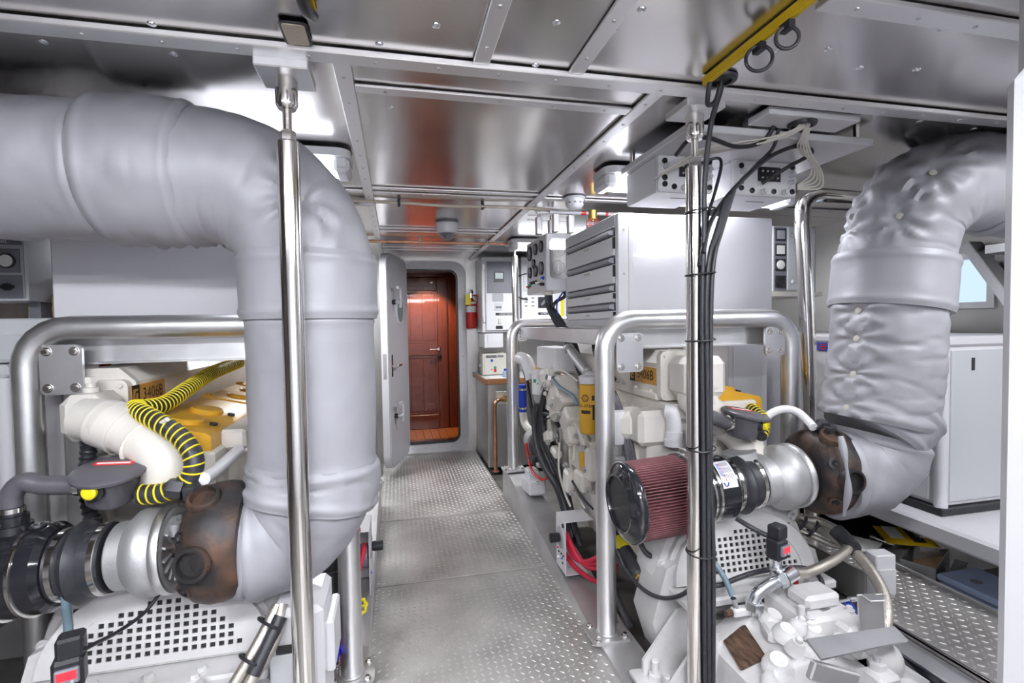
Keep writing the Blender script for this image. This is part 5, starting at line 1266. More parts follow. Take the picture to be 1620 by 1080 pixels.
solo(MB().cyl((.902, 2.97, .945), (.908, 2.94, 1.01), .022, n=10).cyl((.908, 2.94, 1.01), (.911, 2.93, 1.04), .028, n=8), 'hose_fitting', 'zinc', 'silver hose end fitting beside the far white filter', 'fitting')
t = thing('hose_coupling', 'blue hose coupling with clamps behind the far arch leg', 'hose', (.89, 3.66, .7))
MB().cyl((.90, 3.60, .70), (.90, 3.60, .90), .032, n=16).build('sleeve', 'blue', t)
for z in (.72, .86): MB().lathe((.90, 3.60, z), Z_, [(0, .033), (.001, .036), (.014, .036), (.015, .033)], 18).build('clamp', 'steel', t)
MB().tube([V((.90, 3.60, .70)), V((.905, 3.56, .62)), V((.93, 3.48, .58)), V((.99, 3.42, .58))], .028, 14, 6).build('pipe', 'beige', t)
# wire loom with mesh sleeve near the arch
g_ = 'sleeved looms beside the near arch leg'
for i in range(3):
    hose('wire_loom', 'black mesh-sleeved wire loom arching down beside the model plate', 'wire loom', [V((1.02+.01*i, 2.36, 1.10)), V((.97+.008*i, 2.25, 1.09-.01*i)), V((.95+.012*i, 2.12, 1.0)), V((.96+.012*i, 2.04, .88)), V((.975+.014*i, 2.01, .74)), V((.98+.014*i, 1.99, .60))], .0125, 'rubber_grey', g_, 10, 8)
# ------------------------------------------------------------------ remote start panels
def start_panel(x, y, z, label, label2, gl):
    t = thing('start_panel', label, 'switch panel', (x, y+.07, z))
    h = .27
    MB().mm(x, x+.004, y, y+.15, z, z+h, .001).build('face_plate', 'white', t)
    MB().mm(x, x+.15, y, y+.15, z+h, z+h+.004, .001).build('top_flange', 'white', t)
    MB().mm(x, x+.12, y, y+.15, z, z+.004, .001).build('foot_flange', 'white', t)
    MB().lathe((x, y+.075, z+.17), -X_, [(0, .055), (.004, .055), (.006, .05)], 28).build('dial_plate', 'panelgrey', t)
    MB().lathe((x-.005, y+.075, z+.17), -X_, [(0, .020), (.012, .024), (.05, .024), (.053, .02)], 18).build('knob', 'black', t)
    for (a, b, m) in ((.03, .09, 'text_dark'), (.06, .09, 'text_dark'), (.10, .085, 'text_dark'), (.05, .07, 'blue'), (.115, .10, 'red'), (.04, .05, 'text_dark'), (.115, .05, 'zinc')):
        MB().lathe((x, y+a, z+b), -X_, [(0, .006), (.006, .005)], 8).build('button', m, t)
    MB().lathe((x, y+.03, z+.245), -X_, [(0, .010), (.006, .010)], 10).build('grommet', 'black', t)
    return t
start_panel(.80, 2.36, railz(2.5)+.0, 'white start panel with black rotary knob on the right foundation rail', 0, 0)
g_ = 'red battery cables behind the right start panel'
for i in range(4):
    hose('battery_cable', 'thick red battery cable curling behind the right start panel', 'cable', [V((.83, 2.44, .27-.02*i)), V((.85, 2.36, .20-.015*i)), V((.89, 2.30, .15+.012*i)), V((.945, 2.26, .16+.03*i)), V((.985, 2.25, .22+.035*i)), V((1.0, 2.30, .34))] if i < 3 else [V((.83, 2.46, .15)), V((.86, 2.38, .11)), V((.91, 2.28, .09)), V((.97, 2.2, .10)), V((1.0, 2.2, .2))], .0125, 'redcable', g_, 12, 8)
hose('battery_cable', 'thin red cable standing behind the near arch leg', 'cable', [V((.93, 2.25, .10)), V((.925, 2.22, .25)), V((.925, 2.22, .42)), V((.94, 2.26, .5))], .007, 'red')
# left one is seen from its open back
t = thing('start_panel', 'white start panel seen edge-on on the left foundation rail', 'switch panel', (-.17, 2.5, .09))
zl = railz(2.6)
MB().mm(-.149, -.145, 2.40, 2.62, zl, zl+.30, .001).build('face_plate', 'white', t); MB().mm(-.26, -.145, 2.40, 2.62, zl+.30, zl+.304, .001).build('top_flange', 'white', t); MB().mm(-.26, -.149, 2.58, 2.62, zl, zl+.30, .001).build('rear_plate', 'white', t)
MB().lathe((-.145, 2.50, zl+.19), X_, [(0, .055), (.004, .055), (.006, .05)], 28).build('dial_plate', 'panelgrey', t)
MB().lathe((-.140, 2.50, zl+.19), X_, [(0, .020), (.012, .024), (.05, .024), (.053, .02)], 18).build('knob', 'black', t)
MB().lathe((-.145, 2.46, zl+.08), X_, [(0, .006), (.006, .005)], 8).build('button', 'blue', t)
MB().lathe((-.20, 2.45, zl+.17), X_, [(0, .055), (.045, .055)], 20).build('switch_body', 'greyface', t)
g_ = 'red battery cables behind the left start panel'
for i in range(3): hose('battery_cable', 'thick red battery cable behind the left start panel', 'cable', [V((-.17, 2.42+.02*i, zl+.22)), V((-.185-.01*i, 2.36, zl+.17)), V((-.21-.01*i, 2.28, zl+.10)), V((-.24-.02*i, 2.15, zl+.03)), V((-.27-.02*i, 2.0, .06)), V((-.30-.02*i, 1.9, .10))], .012, 'redcable', g_, 12, 8)
def wheel(label, c, d, m):
    t = thing('valve_wheel', label, 'valve', c); c = V(c); d = V(d).normalized(); a, b_, d = basis(d)
    mb = MB(); P = []
    for k in range(33):
        an = 2*math.pi*k/32; P.append(c+(a*math.cos(an)+b_*math.sin(an))*(.030+.003*math.cos(an*8)))
    mb.tube(P, .007, 8, 0, False).build('rim', m, t)
    for k in range(4):
        an = math.pi*k/2; MB().cyl(c, c+(a*math.cos(an)+b_*math.sin(an))*.03, .005, n=8).build('spoke', m, t)
    MB().cyl(c-d*.05, c+d*.008, .008, n=10).build('stem', 'brass', t); MB().lathe(c-d*.10, d, [(0, .016), (.02, .022), (.05, .016)], 12).build('valve_body', 'brass', t)
wheel('yellow valve hand wheel behind the left arch leg', (-.178, 2.17, .17), (.6, -1, .3), 'yellow')
wheel('lower yellow valve hand wheel near the left foundation rail', (-.20, 2.05, .13), (.6, -1, .3), 'yellow')
wheel('red valve hand wheel in the left start panel corner', (-.215, 2.36, .42), (.5, -1, .3), 'red')
hose('blue_hose', 'blue hose at the foot of the left arch leg', 'hose', [V((-.40, 1.80, .10)), V((-.32, 1.86, .08)), V((-.25, 1.93, .12)), V((-.245, 2.05, .18))], .014, 'bluehose')
c = thing('corrugated_hose', 'black corrugated hose hanging between the left exhaust and arch leg', 'hose', (-.27, 1.96, .1))
MB().tube([V((-.268, 2.06, .62)), V((-.27, 2.06, .4)), V((-.275, 2.05, .20)), V((-.285, 2.03, .05))], .036, 16, 10, True, lambda u, an, q: .0025*math.sin(u*520)).build('hose_wall', 'rubber', c)
MB().torus((-.27, 2.06, .40), Z_, .037, .004, 20, 6).build('band', 'rubber', c)
# white electrical box by the left stanchion
t = thing('terminal_box', 'white terminal box behind the foot of the left stanchion', 'box', (-.30, 1.66, .1))
MB().mm(-.385, -.232, 1.55, 1.78, .10, .525, .018).build('case', 'white', t)
MB().mm(-.378, -.29, 1.542, 1.551, .12, .40, .002).build('front_plate', 'lightgrey', t); MB().mm(-.36, -.30, 1.539, 1.543, .405, .43, .001).build('slot', 'dark', t)
MB().lathe((-.285, 1.55, .39), V((.1, -1, -.25)), [(0, .013), (.03, .013), (.032, .009), (.055, .009)], 12).build('latch_bolt', 'zinc', t)
MB().mm(-.232, -.205, 1.58, 1.75, .30, .46, .012).build('side_lug', 'white', t); MB().cyl((-.37, 1.552, .47), (-.37, 1.535, .47), .012, n=12).build('side_button', 'white', t)
# braided hoses on the left
g_ = 'braided steel hoses on the left gearbox'
for i in range(2):
    o = .04*i
    hose('braided_hose', ('upper' if i == 0 else 'lower')+' braided steel hose crossing in front of the left guard plate', 'hose', [V((-.36+o*.3, 1.58, .53)), V((-.40+o, 1.52, .46)), V((-.46+o, 1.47, .37)), V((-.53+o*1.2, 1.43, .27)), V((-.60+o*1.5, 1.40, .17)), V((-.66+o*1.6, 1.38, .08)), V((-.72+o*1.6, 1.36, .0))], .017, 'braid', g_, 14, 8)
t = thing('hose_wrap', 'black rubber wrap with ties holding the left braided hoses', 'clamp', (-.4, 1.5, .4))
MB().tube([V((-.345, 1.545, .515)), V((-.372, 1.51, .46)), V((-.405, 1.475, .40))], .019, 12, 4).build('wrap', 'rubber', t)
for p, q in ((V((-.375, 1.54, .50)), 0), (V((-.415, 1.50, .425)), 1)): MB().torus(p, V((.5, .4, .7)), .034, .005, 20, 6).build('tie', 'black', t)
# black pressure sensors with red digits
def sensor(c, label, s=1., stem=True, m_='braid'):
    c = V(c); t = thing('pressure_sensor', label, 'sensor', c)
    if stem:
        MB().lathe(c, Z_, [(k*.008, .022 if k % 2 else .0195) for k in range(9)], 16).build('cooling_stem', 'castalu', t)
        MB().lathe(c+Z_*.064, Z_, [(0, .018), (.035, .018)], 16).build('stem', 'zinc', t)
    h = c+Z_*(.10 if stem else 0)
    MB().box(h+V((0, -.002, .035)), (.06, .055, .075), rx(0, 0, 18), .008).build('body', 'black', t)
    MB().box(h+V((.004, 0, .095)), (.052, .05, .05), rx(0, 0, 18), .006).build('connector', 'black', t)
    u = V((math.cos(R(18)), math.sin(R(18)), 0)); n_ = V((math.sin(R(18)), -math.cos(R(18)), 0))
    f = MB().box(h+n_*.033+V((0, 0, .038)), (.046, .012, .036), rx(0, 0, 18), .006).build('display_bezel', 'greyface', t)
    MB().box(h+n_*.0395+V((0, 0, .042)), (.036, .002, .019), rx(0, 0, 18)).build('display', 'led_red', f)
    for k in (-.01, .01): MB().lathe(h+n_*.039+u*k+V((0, 0, .026)), n_, [(0, .004), (.002, .003)], 8).build('button', 'panelgrey', f)
    return t
sR_ = at(1228, 925, Y=1.52)
sensor(sR_, 'black pressure sensor with red digits standing on the right gearbox')
sL_ = at(112, 1075, Y=1.37)
sensor(sL_+V((0, 0, -.01)), 'black pressure sensor with red digits low at the left edge', 1, False)
hose('sensor_cable', 'thin black sensor cable draped over the left guard plate', 'cable', [at(128, 1030, Y=1.36), at(150, 1018, Y=1.40), at(185, 1000, Y=1.50), at(225, 972, Y=1.58), at(248, 945, Y=1.62), at(262, 925, Y=1.64)], .005, 'black')
hose('grey_hose', 'blue-grey hose dropping behind the left sensor', 'hose', [at(102, 935, Y=1.60), at(105, 965, Y=1.55), at(108, 1000, Y=1.45), at(98, 1050, Y=1.40), at(90, 1100, Y=1.38)], .010, 'greyhose')
c = thing('corrugated_hose', 'black corrugated hose rising behind the left breather', 'hose', at(140, 820, Y=1.9))
MB().tube([at(142, 700, Y=1.90), at(138, 740, Y=1.88), at(140, 790, Y=1.86), at(150, 830, Y=1.84), at(165, 860, Y=1.82)], .022, 14, 14, True, lambda u, an, q: .003*math.sin(u*240)).build('hose_wall', 'rubber', c)
# ------------------------------------------------------------------ gearboxes
def gearbox(ox, label, side):
    t = thing('gearbox', label, 'gearbox', (ox+1.3, 1.45, 0))
    def B(name, x0, x1, y0, y1, z0, z1, b=.02, m='gear'): return MB().mm(ox+x0, ox+x1, y0, y1, z0, z1, b).build(name, m, t)
    out = [(1.02, -.06), (1.62, -.06), (1.62, .20), (1.46, .29), (1.22, .29), (1.06, .20)]
    MB().prism(out, (ox, 1.22, 0), X_, Z_, Y_*.38).build('case', 'gear', t)
    MB().prism([(a*1.0+(1.32-a)*-.04, b+.012) for a, b in out], (ox, 1.52, 0), X_, Z_, Y_*.06).build('case_flange', 'gear', t)
    nn = V((-.09, 0, .16)).normalized(); vv = V((.16, 0, .09)).normalized()
    if side == 'right':
        c = V((ox+1.125, 1.455, .239))+nn*.003
        MB().prism(rrect(.15, .095, .006, 2), c, (Y_+vv*.25).normalized(), (vv-Y_*.25).normalized(), nn*.004).build('worn_name_plate', 'rustplate', t)
    # valve block
    vb = B('valve_block', 1.30, 1.50, 1.36, 1.58, .28, .36, .012)
    B('valve_cover', 1.33, 1.47, 1.40, 1.50, .36, .41, .014); B('valve_spool_body', 1.40, 1.56, 1.30, 1.38, .29, .35, .014)
    for k, (x, y, z) in enumerate(((1.32, 1.38, .36), (1.48, 1.38, .36), (1.32, 1.56, .36), (1.48, 1.56, .36))): MB().bolt((ox+x, y, z), Z_, .011, .012).build('bolt', 'gear', vb)
    MB().lathe((ox+1.36, 1.30, .31), -Y_+Z_*.4, [(0, .035), (.04, .035), (.05, .025), (.06, .025)], 18).build('plunger', 'gear', t)
    MB().lathe((ox+1.47, 1.26, .27), -Y_+Z_*.5, [(0, .05), (.04, .05), (.05, .035), (.06, .02)], 20).build('relief_valve', 'gear', t)
    MB().lathe((ox+1.24, 1.22, .08), -Y_, [(0, .16), (.03, .16), (.05, .14), (.07, .11), (.10, .10), (.12, .05)], 40).build('output_cover', 'gear', t)
    MB().lathe((ox+1.50, 1.22, .12), -Y_, [(0, .11), (.03, .11), (.045, .09), (.05, .06), (.03, .05)], 32).build('bearing_cover', 'gear', t)
    oc_ = V((ox+1.24, 1.19, .08))
    bolts(t, [oc_+V((math.cos(R(a))*.145, 0, math.sin(R(a))*.145)) for a in range(0, 181, 30)], -Y_, .012, .012, 'gear')
    bolts(t, [V((ox+1.50+math.cos(R(a))*.098, 1.19, .12+math.sin(R(a))*.098)) for a in range(20, 200, 40)], -Y_, .011, .011, 'gear')
    B('lug', 1.36, 1.44, 1.16, 1.26, .22, .29, .01); MB().hexn((ox+1.40, 1.21, .29), Z_, .02, .026).lathe((ox+1.40, 1.21, .31), Z_, [(0, .010), (.014, .010)], 10).build('lug_bolt', 'gear', t)
    for sx in (-1, 1):
        x = ox+1.32+sx*.40
        # mounting bracket: base plate, triangular web, back plate
        w_ = MB().prism([(0, 0), (.20, 0), (.20, .22), (.14, .22), (0, .05)] if sx < 0 else [(0, 0), (-.20, 0), (-.20, .22), (-.14, .22), (0, .05)], (x-sx*-.06, 1.50, .05), X_, Z_, Y_*.014).build('bracket_web', 'gear', t)
        MB().prism([(0, 0), (.20, 0), (.20, .22), (.14, .22), (0, .05)] if sx < 0 else [(0, 0), (-.20, 0), (-.20, .22), (-.14, .22), (0, .05)], (x-sx*-.06, 1.66, .05), X_, Z_, Y_*.014).build('bracket_web', 'gear', t)
        MB().mm(x-.10, x+.10, 1.48, 1.70, .03, .05, .004).build('bracket_base', 'gear', t)
        for yy in (1.545, 1.63):
            MB().hexn((x+sx*.03, yy, .05), Z_, .022, .024).lathe((x+sx*.03, yy, .072), Z_, [(0, .013), (.045, .013), (.048, .010)], 12).build('stud_nut', 'gear', t)
    return t
gR = gearbox(0, 'white gearbox with worn brown plate behind the right flywheel guard', 'right')
gL = gearbox(-2.06, 'white gearbox below the left flywheel guard', 'left')
# fittings and hoses on the right gearbox
e0 = at(1193, 948, Y=1.50); 
t = thing('hydraulic_elbow', 'shiny zinc elbow fitting on the right gearbox', 'fitting', e0)
MB().tube([e0-Z_*.05, e0, e0+V((.02, -.004, .03)), e0+V((.065, -.01, .055)), e0+V((.11, -.015, .07))], .021, 16, 6).build('elbow', 'zinc', t)
for k, (p, d) in enumerate(((e0-Z_*.035, V((.1, 0, 1))), (e0+V((.085, -.012, .062)), V((.9, -.1, .35))))): MB().hexn(p, d, .03, .031).build('swivel_nut', 'zinc', t)
MB().lathe(e0+V((.115, -.015, .072)), V((.9, -.05, .4)), [(0, .026), (.04, .026), (.045, .021)], 18).build('crimp_collar', 'zinc', t)
hose('braided_hose', 'braided steel hose from the zinc elbow up to the black ties', 'hose', [e0+V((.14, -.016, .085)), at(1278, 905, Y=1.50), at(1315, 888, Y=1.53), at(1340, 868, Y=1.58), at(1338, 850, Y=1.64), at(1305, 828, Y=1.74), at(1265, 818, Y=1.82)], .018, 'braid', None, 14)
hose('braided_hose', 'long braided steel hose sweeping down over the aluminium strip', 'hose', [at(1262, 822, Y=1.84), at(1300, 838, Y=1.74), at(1340, 862, Y=1.62), at(1372, 895, Y=1.52), at(1396, 935, Y=1.43), at(1402, 975, Y=1.36), at(1390, 1030, Y=1.30), at(1372, 1090, Y=1.25)], .021, 'braid', None, 14)
hose('braided_hose', 'thin braided hose running with the ties beside the right turbocharger', 'hose', [at(1250, 830, Y=1.84), at(1285, 848, Y=1.76), at(1320, 862, Y=1.68), at(1345, 866, Y=1.60)], .012, 'braid')
t = thing('hose_wrap', 'black rubber wrap tying the right braided hoses together', 'clamp', at(1335, 850, Y=1.62))
MB().tube([at(1322, 838, Y=1.67), at(1336, 852, Y=1.63), at(1350, 868, Y=1.57)], .030, 14, 4).build('wrap', 'rubber', t)
MB().torus(at(1285, 836, Y=1.76), V((.6, -.5, -.5)), .036, .006, 20, 6).build('tie', 'black', t); MB().torus(at(1268, 828, Y=1.80), V((.6, -.5, -.5)), .034, .006, 20, 6).build('tie', 'black', t)
hose('grey_hose', 'blue-grey hose dropping onto the right gearbox', 'hose', [at(1108, 868, Y=1.62), at(1130, 890, Y=1.58), at(1148, 918, Y=1.54), at(1158, 942, Y=1.52)], .010, 'greyhose')
q = at(1160, 946, Y=1.515)
t = thing('hose_tee', 'small white tee fitting with brown plug on the right gearbox', 'fitting', q)
MB().cyl(q, q-Z_*.04+X_*.012, .010, n=10).build('hose_stem', 'zinc', t); MB().box(q+V((.03, 0, -.05)), (.07, .03, .03), None, .005).build('tee_body', 'gear', t); MB().cyl(q+V((-.005, 0, -.05)), q+V((-.03, 0, -.052)), .012, n=8).build('plug', 'rust', t)
hose('black_hose', 'black hose hooked along the guard ledge of the right gearbox', 'hose', [at(1112, 895, Y=1.60), at(1114, 918, Y=1.56), at(1135, 926, Y=1.55), at(1165, 915, Y=1.555), at(1195, 905, Y=1.56), at(1240, 898, Y=1.57), at(1280, 900, Y=1.56), at(1298, 915, Y=1.54), at(1302, 935, Y=1.52)], .009, 'rubber')
hose('sensor_cable', 'blue-black cable sloping down to the right sensor', 'cable', [at(1165, 820, Y=1.62), at(1185, 832, Y=1.58), at(1210, 845, Y=1.55), at(1232, 850, Y=1.525)], .009, 'rubber')
t = thing('solenoid', 'teal solenoid block on the right gearbox', 'solenoid', at(1334, 1000, Y=1.42))
sc_ = at(1334, 990, Y=1.42); MB().box(sc_, (.085, .06, .055), rx(0, 0, -12), .012).build('block', 'teal', t); MB().box(sc_-Z_*.05, (.07, .06, .05), rx(0, 0, -12), .008).build('base', 'gear', t)
MB().cyl(sc_+V((.005, 0, .025)), sc_+V((.008, .0, .055)), .019, n=14).build('plunger', 'brass', t); MB().tube([sc_+V((.02, .01, .045)), sc_+V((.05, .02, .05)), sc_+V((.07, .03, .01))], .016, 12, 4).build('blue_lead', 'blue', t)
for a in (-.025, .025): MB().hexn(sc_+V((a, -.032, -.012)), -Y_, .012, .012).build('screw', 'zinc', t)
q = at(1310, 962, Y=1.46)
hose('shut_off_handle', 'red looped shut-off handle on the right gearbox', 'handle', [at(1298, 978, Y=1.46), at(1302, 965, Y=1.46), at(1308, 955, Y=1.46), at(1318, 953, Y=1.46), at(1321, 961, Y=1.46), at(1313, 966, Y=1.46)], .0055, 'red')
solo(MB().box(at(1259, 912, Y=1.57), (.06, .014, .010), rx(0, 0, 20), .003).box(at(1259, 914, Y=1.57)-Z_*.014, (.016, .016, .028), None, .003), 'red_lever', 'red', 'short red lever beside the right sensor', 'lever')
t = thing('control_linkage', 'thin steel control rod across the right gearbox', 'linkage', at(1300, 960, Y=1.42))
a, b = at(1268, 964, Y=1.40), at(1345, 948, Y=1.44); MB().cyl(a, b, .0055, n=8).build('rod', 'zinc', t); MB().cyl(a-Z_*.06, a+Z_*.012, .011, n=10).build('lever_pivot', 'gear', t); MB().cyl(b-X_*.004, b+X_*.02, .010, n=10).build('ball_joint', 'zinc', t)
t = thing('cable_bracket', 'bare aluminium angle bracket beside the right gearbox', 'bracket', at(1380, 990, Y=1.42))
A, B_, C_, D_ = at(1276, 1010, Y=1.13), at(1415, 990, Y=1.26), at(1437, 1012, Y=1.20), at(1300, 1042, Y=1.06)
nn = (B_-A).cross(D_-A).normalized()*.006
MB().add([A, B_, C_, D_, A+nn, B_+nn, C_+nn, D_+nn], [(0, 1, 2, 3), (7, 6, 5, 4), (0, 4, 5, 1), (1, 5, 6, 2), (2, 6, 7, 3), (3, 7, 4, 0)]).build('flat_strip', 'alu', t)
a = at(1378, 972, Y=1.30); MB().box(a, (.085, .006, .13), rx(-6, 0, -10), .001).build('upright', 'alu_dull', t); MB().box(a+V((-.015, -.02, .068)), (.045, .04, .005), rx(0, 0, -10), .001).build('top_tab', 'alu', t)
a2_ = at(1318, 1068, Y=1.10); MB().box(a2_, (.16, .02, .05), rx(0, 22, 0), .004).build('lower_arm', 'alu_dull', t)
t = thing('side_box', 'white upright box at the edge of the right tread plate platform', 'box', at(1390, 940, X=1.86))
a = at(1392, 907, Y=1.60); MB().box(a, (.085, .06, .175), rx(0, 0, -8), .004).build('case', 'white', t); MB().box(a+V((.0, -.032, -.02)), (.07, .004, .1), rx(0, 0, -8)).build('front', 'white_soft', t)
MB().bolt(a+V((-.01, -.035, -.055)), -Y_, .011, .012).build('bolt', 'white', t)
# front left brackets of the left gearbox, black sensor above
# ------------------------------------------------------------------ starboard platform and storage
pz = .20
pf = thing('side_platform', 'raised tread plate platform at the lower right', 'platform', (2.05, 1.9, 0))
pl = MB().mm(1.80, 2.25, .70, 3.3, pz-.012, pz, .002).build('tread_plate', 'plate', pf)
treads(1.80, 2.25, .70, 2.3, pz).build('tread_bars', 'tread', pl, kind='stuff')
MB().mm(1.80, 1.808, .70, 3.3, -.08, pz+.0, .001).build('side_sheet', 'wallmetal', pf)
MB().mm(1.812, 1.82, 1.62, 3.3, pz-.012, .33, .001).build('upstand', 'wallmetal', pf)
MB().mm(2.243, 2.253, .70, 3.3, pz-.02, pz+.012, .003).build('edge_angle', 'alu', pf)
for y in (.8, 2.0, 3.2): MB().mm(1.83, 2.23, y-.02, y+.02, -.08, pz-.0125).build('support', 'alu_dull', pf)
t = thing('blue_tube', 'bright blue hose running under the platform edge', 'hose', (1.7, 1.3, .1))
MB().tube([at(1380, 1010, Z=.17), at(1400, 1032, Z=.17), at(1425, 1056, Z=.17), at(1460, 1095, Z=.17)], .014, 14, 6).build('hose_wall', 'bluehose', t); MB().tube([at(1405, 1012, Z=.15), at(1440, 1040, Z=.15), at(1490, 1090, Z=.15)], .018, 12, 6).build('black_sleeve', 'rubber', t)
t = thing('storage_tray', 'low tray below the white ledge holding spare parts', 'tray', (2.55, 1.85, .05))
MB().mm(2.256, 3.1, 1.2, 2.6, .06, .075).build('tray_floor', 'bilge', t)
MB().mm(2.256, 2.264, 1.2, 2.6, .075, .15).build('tray_rim', 'alu_dull', t)
for y in (1.25, 2.5): MB().mm(2.3, 3.1, y, y+.03, -.08, .06).build('tray_leg', 'alu_dull', t)
def onb(x, y, z): return at(x, y, Z=z)
def pillow(name, c, u, v, w_, h_, th, m, seed):
    """soft bag: bulged quilted slab"""
    u, v = V(u).normalized(), V(v).normalized(); n_ = u.cross(v).normalized(); N_ = 14; mb = MB()
    for s_ in (1, -1):
        vs = []; fs = []
        for i in range(N_+1):
            for j in range(N_+1):
                a, b = i/N_*2-1, j/N_*2-1; e = (1-a**4)*(1-b**4)
                vs.append(V(c)+u*(a*w_/2)+v*(b*h_/2)+n_*(s_*th/2*e*(1+.5*noise.noise(V((a*2+seed, b*2, s_)))) ))
        for i in range(N_):
            for j in range(N_):
                q = (i*(N_+1)+j, (i+1)*(N_+1)+j, (i+1)*(N_+1)+j+1, i*(N_+1)+j+1); fs.append(q if s_ > 0 else q[::-1])
        mb.add(vs, fs)
    return mb
cb = onb(1432, 848, .27)
ub, vb_ = V((.85, -.45, 0)).normalized(), V((.45, .85, .12)).normalized()
o = solo(pillow('bag', cb, ub, vb_, .22, .17, .03, 'yellow', 3), 'parts_bag', 'railyellow', 'yellow parts bag with black printed band under the ledge', 'bag')
nb_ = ub.cross(vb_).normalized()
MB().box(cb+nb_*.017+ub*.03, (.05, .16, .002), rot3(ub, vb_, nb_)).build('black_band', 'text_dark', o)
text('lettering', 'CAT', cb+nb_*.0185+ub*.03+vb_*.03, -vb_, ub, .045, 'text_white', o)
MB().box(cb+nb_*.017-ub*.055, (.06, .11, .002), rot3(ub, vb_, nb_)).build('paper_label', 'paper', o)
c = onb(1440, 868, .14); t = thing('tape_roll', 'round pale ring under the yellow parts bag', 'ring', (c.x, c.y, .076))
MB().lathe((c.x, c.y, .076), Z_, [(0, .115), (.004, .12), (.12, .12), (.124, .115), (.124, .085), (.06, .08)], 36).build('ring', 'plastic_clear', t); MB().lathe((c.x, c.y, .077), Z_, [(0, .078), (.05, .078)], 28).build('core', 'paper', t)
c = onb(1385, 850, .20); solo(pillow('bag', V((c.x, c.y, .12)), X_, Y_, .30, .24, .09, 'plastic_clear', 9), 'plastic_bag', 'plastic_clear', 'crumpled clear plastic bag of fittings at the platform edge', 'bag')
c = onb(1430, 905, .13); solo(pillow('bag', V((c.x, c.y, .12)), X_, Y_, .24, .20, .09, 'plastic_clear', 19), 'plastic_bag', 'plastic_clear', 'clear plastic bag in front of the long tray', 'bag')
c = onb(1400, 848, .22)
solo(MB().lathe(V((c.x-.03, c.y+.06, .20)), V((.7, -.7, -.25)), [(0, .014), (.02, .014), (.02, .019), (.04, .019), (.04, .013), (.06, .013), (.06, .02), (.09, .02), (.09, .012), (.12, .012), (.12, .017), (.15, .017)], 14), 'hose_fitting', 'zinc', 'zinc hose fitting lying in the clear plastic bag', 'fitting')
solo(MB().box(onb(1352, 858, .22), (.16, .20, .012), rx(0, 0, 30), .002), 'paper_card', 'paper', 'pale card lying beside the right exhaust elbow', 'card')
for i, (px, py, lab) in enumerate(((1475, 842, 'blue and yellow filter carton nearest the parts bag'), (1505, 838, 'blue and yellow filter carton behind the long clear tray'))):
    c = onb(px, py, .24); t = thing('filter_carton', lab, 'carton', (c.x, c.y, .076), 'blue and yellow cartons')
    rr = rx(0, 0, -28); h = .20
    MB().box((c.x, c.y, .076+h/2), (.13, .13, h), rr, .002).build('box', 'yellow', t)
    MB().box(V((c.x, c.y, .076+h/2))+rr @ V((-.034, 0, 0)), (.066, .1315, h+.0015), rr).build('blue_field', 'text_blue', t)
c = onb(1480, 893, .16); rr = rx(0, 0, -27)
t = thing('parts_tray', 'long frosted plastic tray with a brown cardboard divider', 'tray', (c.x, c.y, .076))
L2, W2, H2 = .42, .13, .13
def TB_(lx, ly, lz, sx, sy, sz, nm, m): MB().box(V((c.x+.02, c.y+.05, .078))+rr @ V((lx, ly, lz)), (sx, sy, sz), rr, .001).build(nm, m, t)
rr = rx(0, 0, 27)
TB_(0, 0, .002, L2, W2, .004, 'base', 'plastic_clear'); TB_(0, -W2/2, H2/2, L2, .004, H2, 'side', 'plastic_clear'); TB_(0, W2/2, H2/2, L2, .004, H2, 'side', 'plastic_clear'); TB_(-L2/2, 0, H2/2, .004, W2, H2, 'end', 'plastic_clear'); TB_(L2/2, 0, H2/2, .004, W2, H2, 'end', 'plastic_clear')
TB_(-.05, -.01, .055, .27, .09, .09, 'cardboard', 'cardboard')
c = onb(1540, 905, .22); solo(MB().box(V((c.x-.10, c.y+.02, .145)), (.5, .05, .02), rx(0, -10, 27), .002), 'flat_bar', 'alu', 'bare aluminium flat bar beside the long frosted tray', 'bar')
c = onb(1548, 925, .24); t = thing('lidded_box', 'pale blue plastic box with lid at the lower right', 'box', (c.x, c.y, .076))
MB().box((c.x+.05, c.y, .145), (.20, .22, .138), None, .015).build('tub', 'plastic_blue', t); MB().box((c.x+.05, c.y, .225), (.225, .245, .03), None, .012).build('lid', 'plastic_blue', t); MB().lathe((c.x+.02, c.y+.02, .24), Z_, [(0, .02), (.002, .02)], 14).build('lid_knob', 'greyface', t)
c = onb(1508, 935, .12); solo(MB().lathe((c.x, c.y, .076), Z_, [(0, .04), (.002, .045), (.07, .043), (.075, .035)], 20), 'plastic_tub', 'beige', 'round beige plastic tub beside the pale blue box', 'tub')
